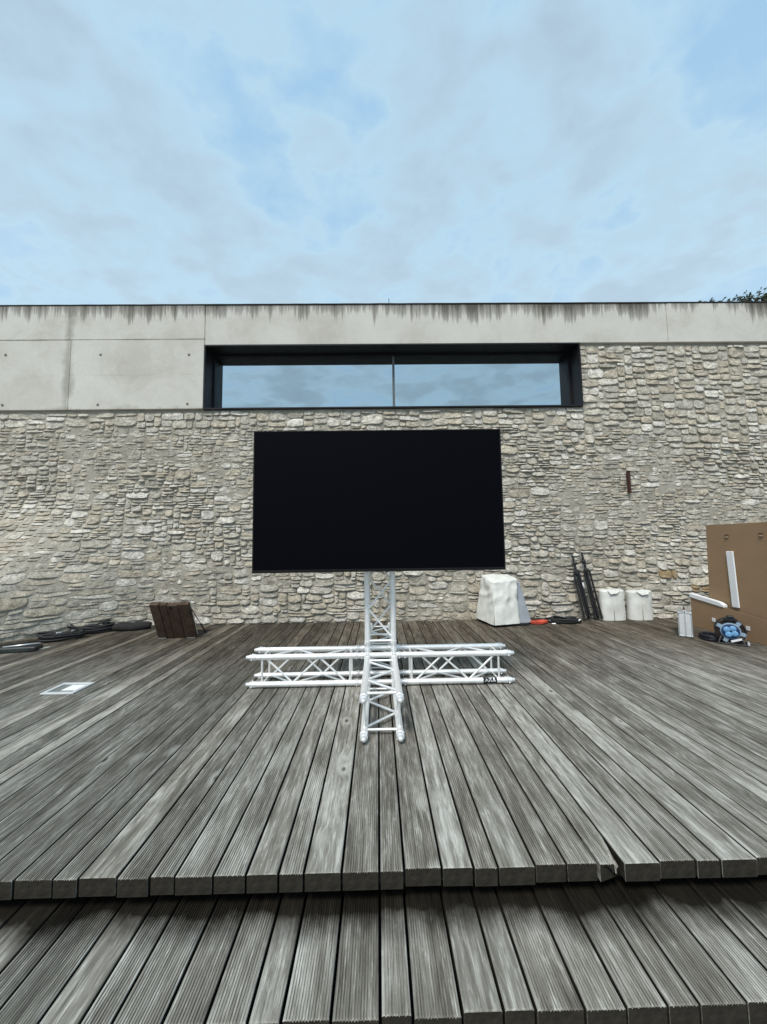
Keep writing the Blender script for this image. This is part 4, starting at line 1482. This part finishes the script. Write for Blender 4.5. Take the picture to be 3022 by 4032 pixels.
# ------------------------------------------------------------------ folded speaker stands
def stand(foot, top, hubf, label, spin, tagw=False):
    foot, top = V(foot), V(top)
    a = (top - foot)
    Ls = a.length
    a.normalize()
    u_ = a.cross(V((0, 1, 0))).normalized()
    v_ = a.cross(u_)
    root = empty('speaker_stand', foot, label, 'speaker stand', 'folded speaker stands')
    hub = hubf * Ls
    MB().tube([foot + a * 0.06, foot + a * hub * 1.02], 0.020, 12).build('pole', M_black, root, True, sharp=40)
    MB().tube([foot + a * hub, foot + a * (Ls * 0.90)], 0.0185, 12).build('upper_tube', M_black, root, True, sharp=40)
    MB().tube([foot + a * (Ls * 0.885), foot + a * Ls], [0.0155, 0.0155], 12).build('spigot', M_black, root, True, sharp=40)
    MB().lathe(foot + a * (hub - 0.05), a, [(0, 0.03), (0.01, 0.046), (0.05, 0.048), (0.06, 0.034), (0.075, 0.024)], 14).build('hub', M_black, root, True, sharp=40)
    cl = MB().lathe(foot + a * (Ls * 0.865 - 0.03), a, [(0, 0.019), (0.01, 0.026), (0.05, 0.026), (0.06, 0.018)], 14)
    cl.build('collar', M_black, root, True, sharp=40)
    kd = (u_ * cos(spin) + v_ * sin(spin)).normalized()
    kp = foot + a * (Ls * 0.865)
    kn = MB().lathe(kp + kd * 0.02, kd, [(0, 0.006), (0.02, 0.006), (0.022, 0.017), (0.038, 0.018), (0.042, 0.010)], 12)
    kn.build('knob', M_black, root, True, sharp=40)
    for q in range(3):
        an = spin + 2 * pi * q / 3 + 0.6
        o1 = (u_ * cos(an) + v_ * sin(an))
        p0 = foot + a * 0.02 + o1 * 0.052
        p1 = foot + a * (hub - 0.02) + o1 * 0.046
        MB().tube([p0, p1], 0.0165, 10).build('leg', M_black, root, True, sharp=40)
        MB().tube([p0 - a * 0.018, p0 + a * 0.05], [0.02, 0.017], 10).build('foot', M_rubber, root, True, sharp=40)
        MB().tube([foot + a * hub * 0.42, foot + a * hub * 0.35 + o1 * 0.05], 0.006, 6).build('strut', M_black, root, True)
    if tagw:
        q = foot + a * (Ls * 0.50) + (u_ * 0.055 + v_ * 0.018) * -1
        MB().tube([foot + a * Ls * 0.475 + V((0.028, -0.052, 0.012)), foot + a * Ls * 0.56 + V((0.028, -0.052, 0.012))], 0.0115, 8).build('paper_tag', M_white, root, True)
    return root


stand((3.355, 6.24, 0.025), (3.225, 6.385, 1.045), 0.735, 'folded black speaker stand next to the cable heap, knob on its side', radians(200), True)
stand((3.545, 6.27, 0.025), (3.390, 6.395, 1.085), 0.735, 'folded black speaker stand leaning between other stand and covered tub', radians(-20))

# ------------------------------------------------------------------ aluminium case
cs = empty('flight_case', (4.05, 5.12, 0), 'narrow aluminium carry case standing upright in front of the cardboard', 'case')
Mc = Matrix.Translation((4.045, 5.125, 0)) @ Matrix.Rotation(radians(-37), 4, 'Z')
cw = 0.152
MB().box(-cw / 2 + .004, -0.0006, 0.004, 0.42, 0.014, 0.316, 0.004).xf(Mc).build('shell', M_alu2, cs)
MB().box(0.0006, cw / 2 - .004, 0.004, 0.42, 0.014, 0.316, 0.004).xf(Mc).build('shell', M_alu2, cs)
for sx in (-1, 1):
    for (za, zb_) in ((0.004, 0.022), (0.308, 0.326)):
        MB().box(min(sx * cw / 2, sx * 0.003), max(sx * cw / 2, sx * 0.003), 0.0, 0.424, za, zb_, 0.003).xf(Mc).build('edge_profile', M_steel, cs)
    MB().box(min(sx * cw / 2, sx * (cw / 2 - .016)), max(sx * cw / 2, sx * (cw / 2 - .016)), -0.001, 0.016, 0.024, 0.306, 0.003).xf(Mc).build('edge_profile', M_steel, cs)
    for z_ in (0.016, 0.312):
        MB().lathe(Mc @ V((sx * (cw / 2 - 0.012), -0.002, z_)), Mc.to_3x3() @ V((0, -1, 0)), [(0, 0.012), (0.003, 0.011), (0.006, 0.006)], 10).build('corner_stud', M_steel, cs, True)
MB().box(-0.008, 0.008, -0.002, 0.003, 0.03, 0.30, 0.001).xf(Mc).build('hinge_strip', plain('hinge_grey', (0.52, 0.53, 0.54), 0.5, 0.4), cs)
for yy in (0.06, 0.34):
    MB().box(-0.022, 0.022, yy - 0.025, yy + 0.025, 0.3265, 0.345, 0.003).xf(Mc).build('latch', M_steel, cs)
MB().tube([Mc @ V((0, 0.12, 0.327)), Mc @ V((0, 0.125, 0.345)), Mc @ V((0, 0.15, 0.352)), Mc @ V((0, 0.25, 0.352)), Mc @ V((0, 0.275, 0.345)), Mc @ V((0, 0.28, 0.327))], 0.012, 10).build('handle', M_redbrown, cs, True)

# ------------------------------------------------------------------ cardboard screen box: tray + sleeve
tr = empty('carton_tray', (4.66, 5.0, 0), 'low open cardboard carton tray on the deck by the wall', 'cardboard box')
YE, YF = 5.755, 3.45
zt = lambda y: 0.300 + (y - 4.64) * 0.112
mb = MB()
tk = 0.008
ys_ = [YF + (YE - YF) * i / 12 for i in range(13)]
for i in range(12):
    a, b2 = ys_[i], ys_[i + 1]
    w0, w1 = 0.002 * sin(a * 7), 0.002 * sin(b2 * 7)
    mb.quad((4.655 + w0, b2, 0.003) if False else (4.655 + w1, b2, 0.003), (4.655 + w0, a, 0.003), (4.655 + w0, a, zt(a)), (4.655 + w1, b2, zt(b2)))
    mb.quad((4.655 + tk + w0, a, 0.003), (4.655 + tk + w1, b2, 0.003), (4.655 + tk + w1, b2, zt(b2)), (4.655 + tk + w0, a, zt(a)))
    mb.quad((4.655 + w0, a, zt(a)), (4.655 + tk + w0, a, zt(a)), (4.655 + tk + w1, b2, zt(b2)), (4.655 + w1, b2, zt(b2)))
mb.build('front_panel', M_card, tr)
MB().box(4.656, 5.03, YE, YE + tk, 0.003, zt(YE)).build('end_panel', M_card, tr)
MB().box(5.03, 5.03 + tk, YF, YE, 0.003, 0.42).build('back_panel', M_card, tr)
for (yy, zz2) in ((5.38, 0.166), (4.885, 0.158)):
    MB().box(4.648, 4.6522, yy - 0.027, yy + 0.027, zz2 - 0.026, zz2 + 0.026, 0.001).build('slot_insert', M_white, tr)
slv = empty('carton_sleeve', (4.85, 4.5, 0.02), 'tall brown cardboard sleeve standing inside the carton tray', 'cardboard box')
sxa, sxb, sya, syb = 4.722, 4.985, 3.50, 5.47
sl = MB()
hz0, hz1 = 0.012, 1.478
nzv, nyv = 6, 14
for i in range(nyv):
    for j in range(nzv):
        ya, yb = sya + (syb - sya) * i / nyv, sya + (syb - sya) * (i + 1) / nyv
        za_, zb2 = hz0 + (hz1 - hz0) * j / nzv, hz0 + (hz1 - hz0) * (j + 1) / nzv
        def bw(y, z):
            yy_ = y + (0.05 * (1 - z / 1.48) if y > syb - 0.01 else 0)
            return (sxa + 0.010 * sin((y - sya) / (syb - sya) * pi) * sin(z / 1.48 * pi), yy_, z)
        sl.quad(bw(yb, za_), bw(ya, za_), bw(ya, zb2), bw(yb, zb2))
sl.build('front_panel', M_card, slv, True)
MB().add([(sxa, syb + 0.05, hz0), (sxb, syb + 0.05, hz0), (sxb, syb, hz1), (sxa, syb, hz1)], [(0, 1, 2, 3)][:1]).build('end_panel', M_card, slv)
MB().box(sxb, sxb + tk, sya, syb, hz0, hz1).build('back_panel', M_card, slv)
MB().box(sxa + 0.001, sxb, sya, syb - 0.001, hz1 + 0.0005, hz1 + 0.008).build('top_panel', M_card, slv)
for (yy, zz2) in ((5.150, 1.325), (4.684, 1.335)):
    MB().box(sxa - 0.004, sxa + 0.004, yy - 0.030, yy + 0.030, zz2 - 0.022, zz2 + 0.022, 0.001).build('hand_hole', plain('hand_hole_shade', (0.12, 0.075, 0.045), 0.9), slv)
    MB().box(sxa - 0.012, sxa - 0.0045, yy - 0.028, yy + 0.018, zz2 - 0.022, zz2 - 0.006, 0.001).build('hand_flap', M_card_in, slv)

fm = MB().box(0, 0.105, 0, 0.018, 0, 0.74, 0.006)
fm.xf(Matrix.Translation((sxa - 0.003, 5.140, 0.378)) @ Matrix.Rotation(radians(-90), 4, 'Z') @ Matrix.Rotation(radians(-2.0), 4, 'Y') @ Matrix.Translation((0, -0.018, 0)))
fm.lathe((sxa - 0.014, 5.08, 1.05), (-1, 0, 0), [(0, 0.004), (0.001, 0.003)], 8)
tag(fm.build('foam_strip', M_white, None, loc=(4.7, 5.08, 0.38)), 'upright white foam strip leaning on the tall cardboard sleeve', 'foam strip')
fm = MB()
npt = 10
prof = []
for i in range(npt + 1):
    y = 5.765 - 0.56 * i / npt
    hh = 0.056 if i < npt - 2 else 0.056 * math.sqrt(max(0.0, 1 - ((i - npt + 2) / 2.0) ** 2 * 0.72))
    prof.append((y, zt(y) + 0.002, zt(y) + 0.002 + hh))
for (y, a, b2) in prof:
    fm.v += [(4.643, y, a), (4.643, y, b2 - 0.004), (4.648, y, b2), (4.700, y, b2), (4.700, y, a)]
for i in range(npt):
    a, b2 = 5 * i, 5 * (i + 1)
    for q in range(5):
        q2 = (q + 1) % 5
        fm.f.append((a + q, b2 + q, b2 + q2, a + q2))
fm.f.append((0, 1, 2, 3, 4)); fm.f.append(tuple(5 * npt + q for q in (4, 3, 2, 1, 0)))
tag(fm.build('foam_wedge', M_white, None, loc=(4.67, 5.5, 0.35)), 'rounded white foam wedge lying along the edge of carton tray', 'foam wedge')

# ------------------------------------------------------------------ cable reel
rl = empty('cable_reel', (4.30, 4.74, 0), 'black and blue cable reel with four sockets by the carton', 'cable reel')
Mr = Matrix.Translation((4.315, 4.765, 0)) @ Matrix.Rotation(radians(-38), 4, 'Z')
RC = V((0, 0, 0.158))


def rlp(mb_, nm, mt, sm=True):
    return mb_.xf(Mr).build(nm, mt, rl, sm, sharp=40)


wmb = MB()
for q in range(7):
    y_ = 0.004 + q * 0.017
    wmb.tube([RC + V((0.118 * cos(2 * pi * k / 28), y_, 0.118 * sin(2 * pi * k / 28))) for k in range(28)], 0.0105, 7, closed=True)
rlp(wmb, 'cable_winding', M_winding)
rlp(MB().lathe(RC + V((0, 0.0, 0)), (0, 1, 0), [(0, 0.108), (0.12, 0.108)], 28), 'drum', M_black)
for y_ in (-0.012, 0.124):
    f_ = MB().tube([RC + V((0.140 * cos(2 * pi * k / 36), y_, 0.140 * sin(2 * pi * k / 36))) for k in range(36)], 0.0085, 8, closed=True)
    rlp(f_, 'flange', M_black)
rlp(MB().lathe(RC + V((0, -0.004, 0)), (0, -1, 0), [(0, 0.100), (0.012, 0.100), (0.02, 0.094), (0.021, 0.088)], 32), 'socket_plate', M_gblue)
rlp(MB().lathe(RC + V((0, -0.0255, 0)), (0, -1, 0), [(0, 0.087), (0.006, 0.086), (0.008, 0.082)], 32), 'socket_panel', M_blue)
for k in range(4):
    an = pi / 4 + k * pi / 2 + 0.25
    rlp(MB().lathe(RC + V((0.042 * cos(an), -0.0338, 0.042 * sin(an))), (0, -1, 0), [(0, 0.033), (0.008, 0.033), (0.013, 0.027), (0.014, 0.01)], 18), 'socket_cover', M_lblue)
for an in (radians(150), radians(50), radians(245), radians(-15)):
    b3 = MB().box(0.088, 0.146, -0.020, -0.004, -0.022, 0.022, 0.003)
    b3.xf(Matrix.Translation(RC) @ Matrix.Rotation(-an, 4, 'Y'))
    rlp(b3, 'bracket', M_gblue, False)
fr = MB()
fr.tube([(-0.13, -0.06, 0.012), (0.13, -0.06, 0.012), (0.16, 0.03, 0.012), (0.13, 0.15, 0.012), (-0.13, 0.15, 0.012), (-0.16, 0.03, 0.012)], 0.0105, 8, closed=True)
fr.tube([(0.0, 0.148, 0.012), (0.0, 0.15, 0.16), (0, 0.14, 0.30), (0, 0.06, 0.33), (0, -0.015, 0.315)], 0.0105, 8)
fr.tube([(0.12, -0.055, 0.016), (0.11, -0.04, 0.05), (0.09, -0.018, 0.09)], 0.009, 8)
fr.tube([(-0.12, -0.055, 0.016), (-0.11, -0.04, 0.05), (-0.09, -0.018, 0.09)], 0.009, 8)
rlp(fr, 'stand_frame', M_black)
hd = MB().box(-0.055, 0.055, -0.035, 0.02, 0.285, 0.325, 0.008).box(-0.03, 0.04, -0.045, 0.03, 0.318, 0.345, 0.008)
rlp(hd, 'handle', M_black, False)
lb = MB().box(-0.052, 0.052, -0.0010, 0.0010, -0.012, 0.012)
lb.xf(Matrix.Translation((0.045, -0.052, 0.062)) @ Matrix.Rotation(radians(-22), 4, 'Y'))
rlp(lb, 'label', M_white, False)
rlp(MB().lathe((0.152, -0.045, 0.0), (0, 0, 1), [(0.012, 0.014), (0.04, 0.014), (0.045, 0.009), (0.06, 0.008)], 12), 'plug', plain('plug_grey', (0.45, 0.45, 0.48), 0.5))
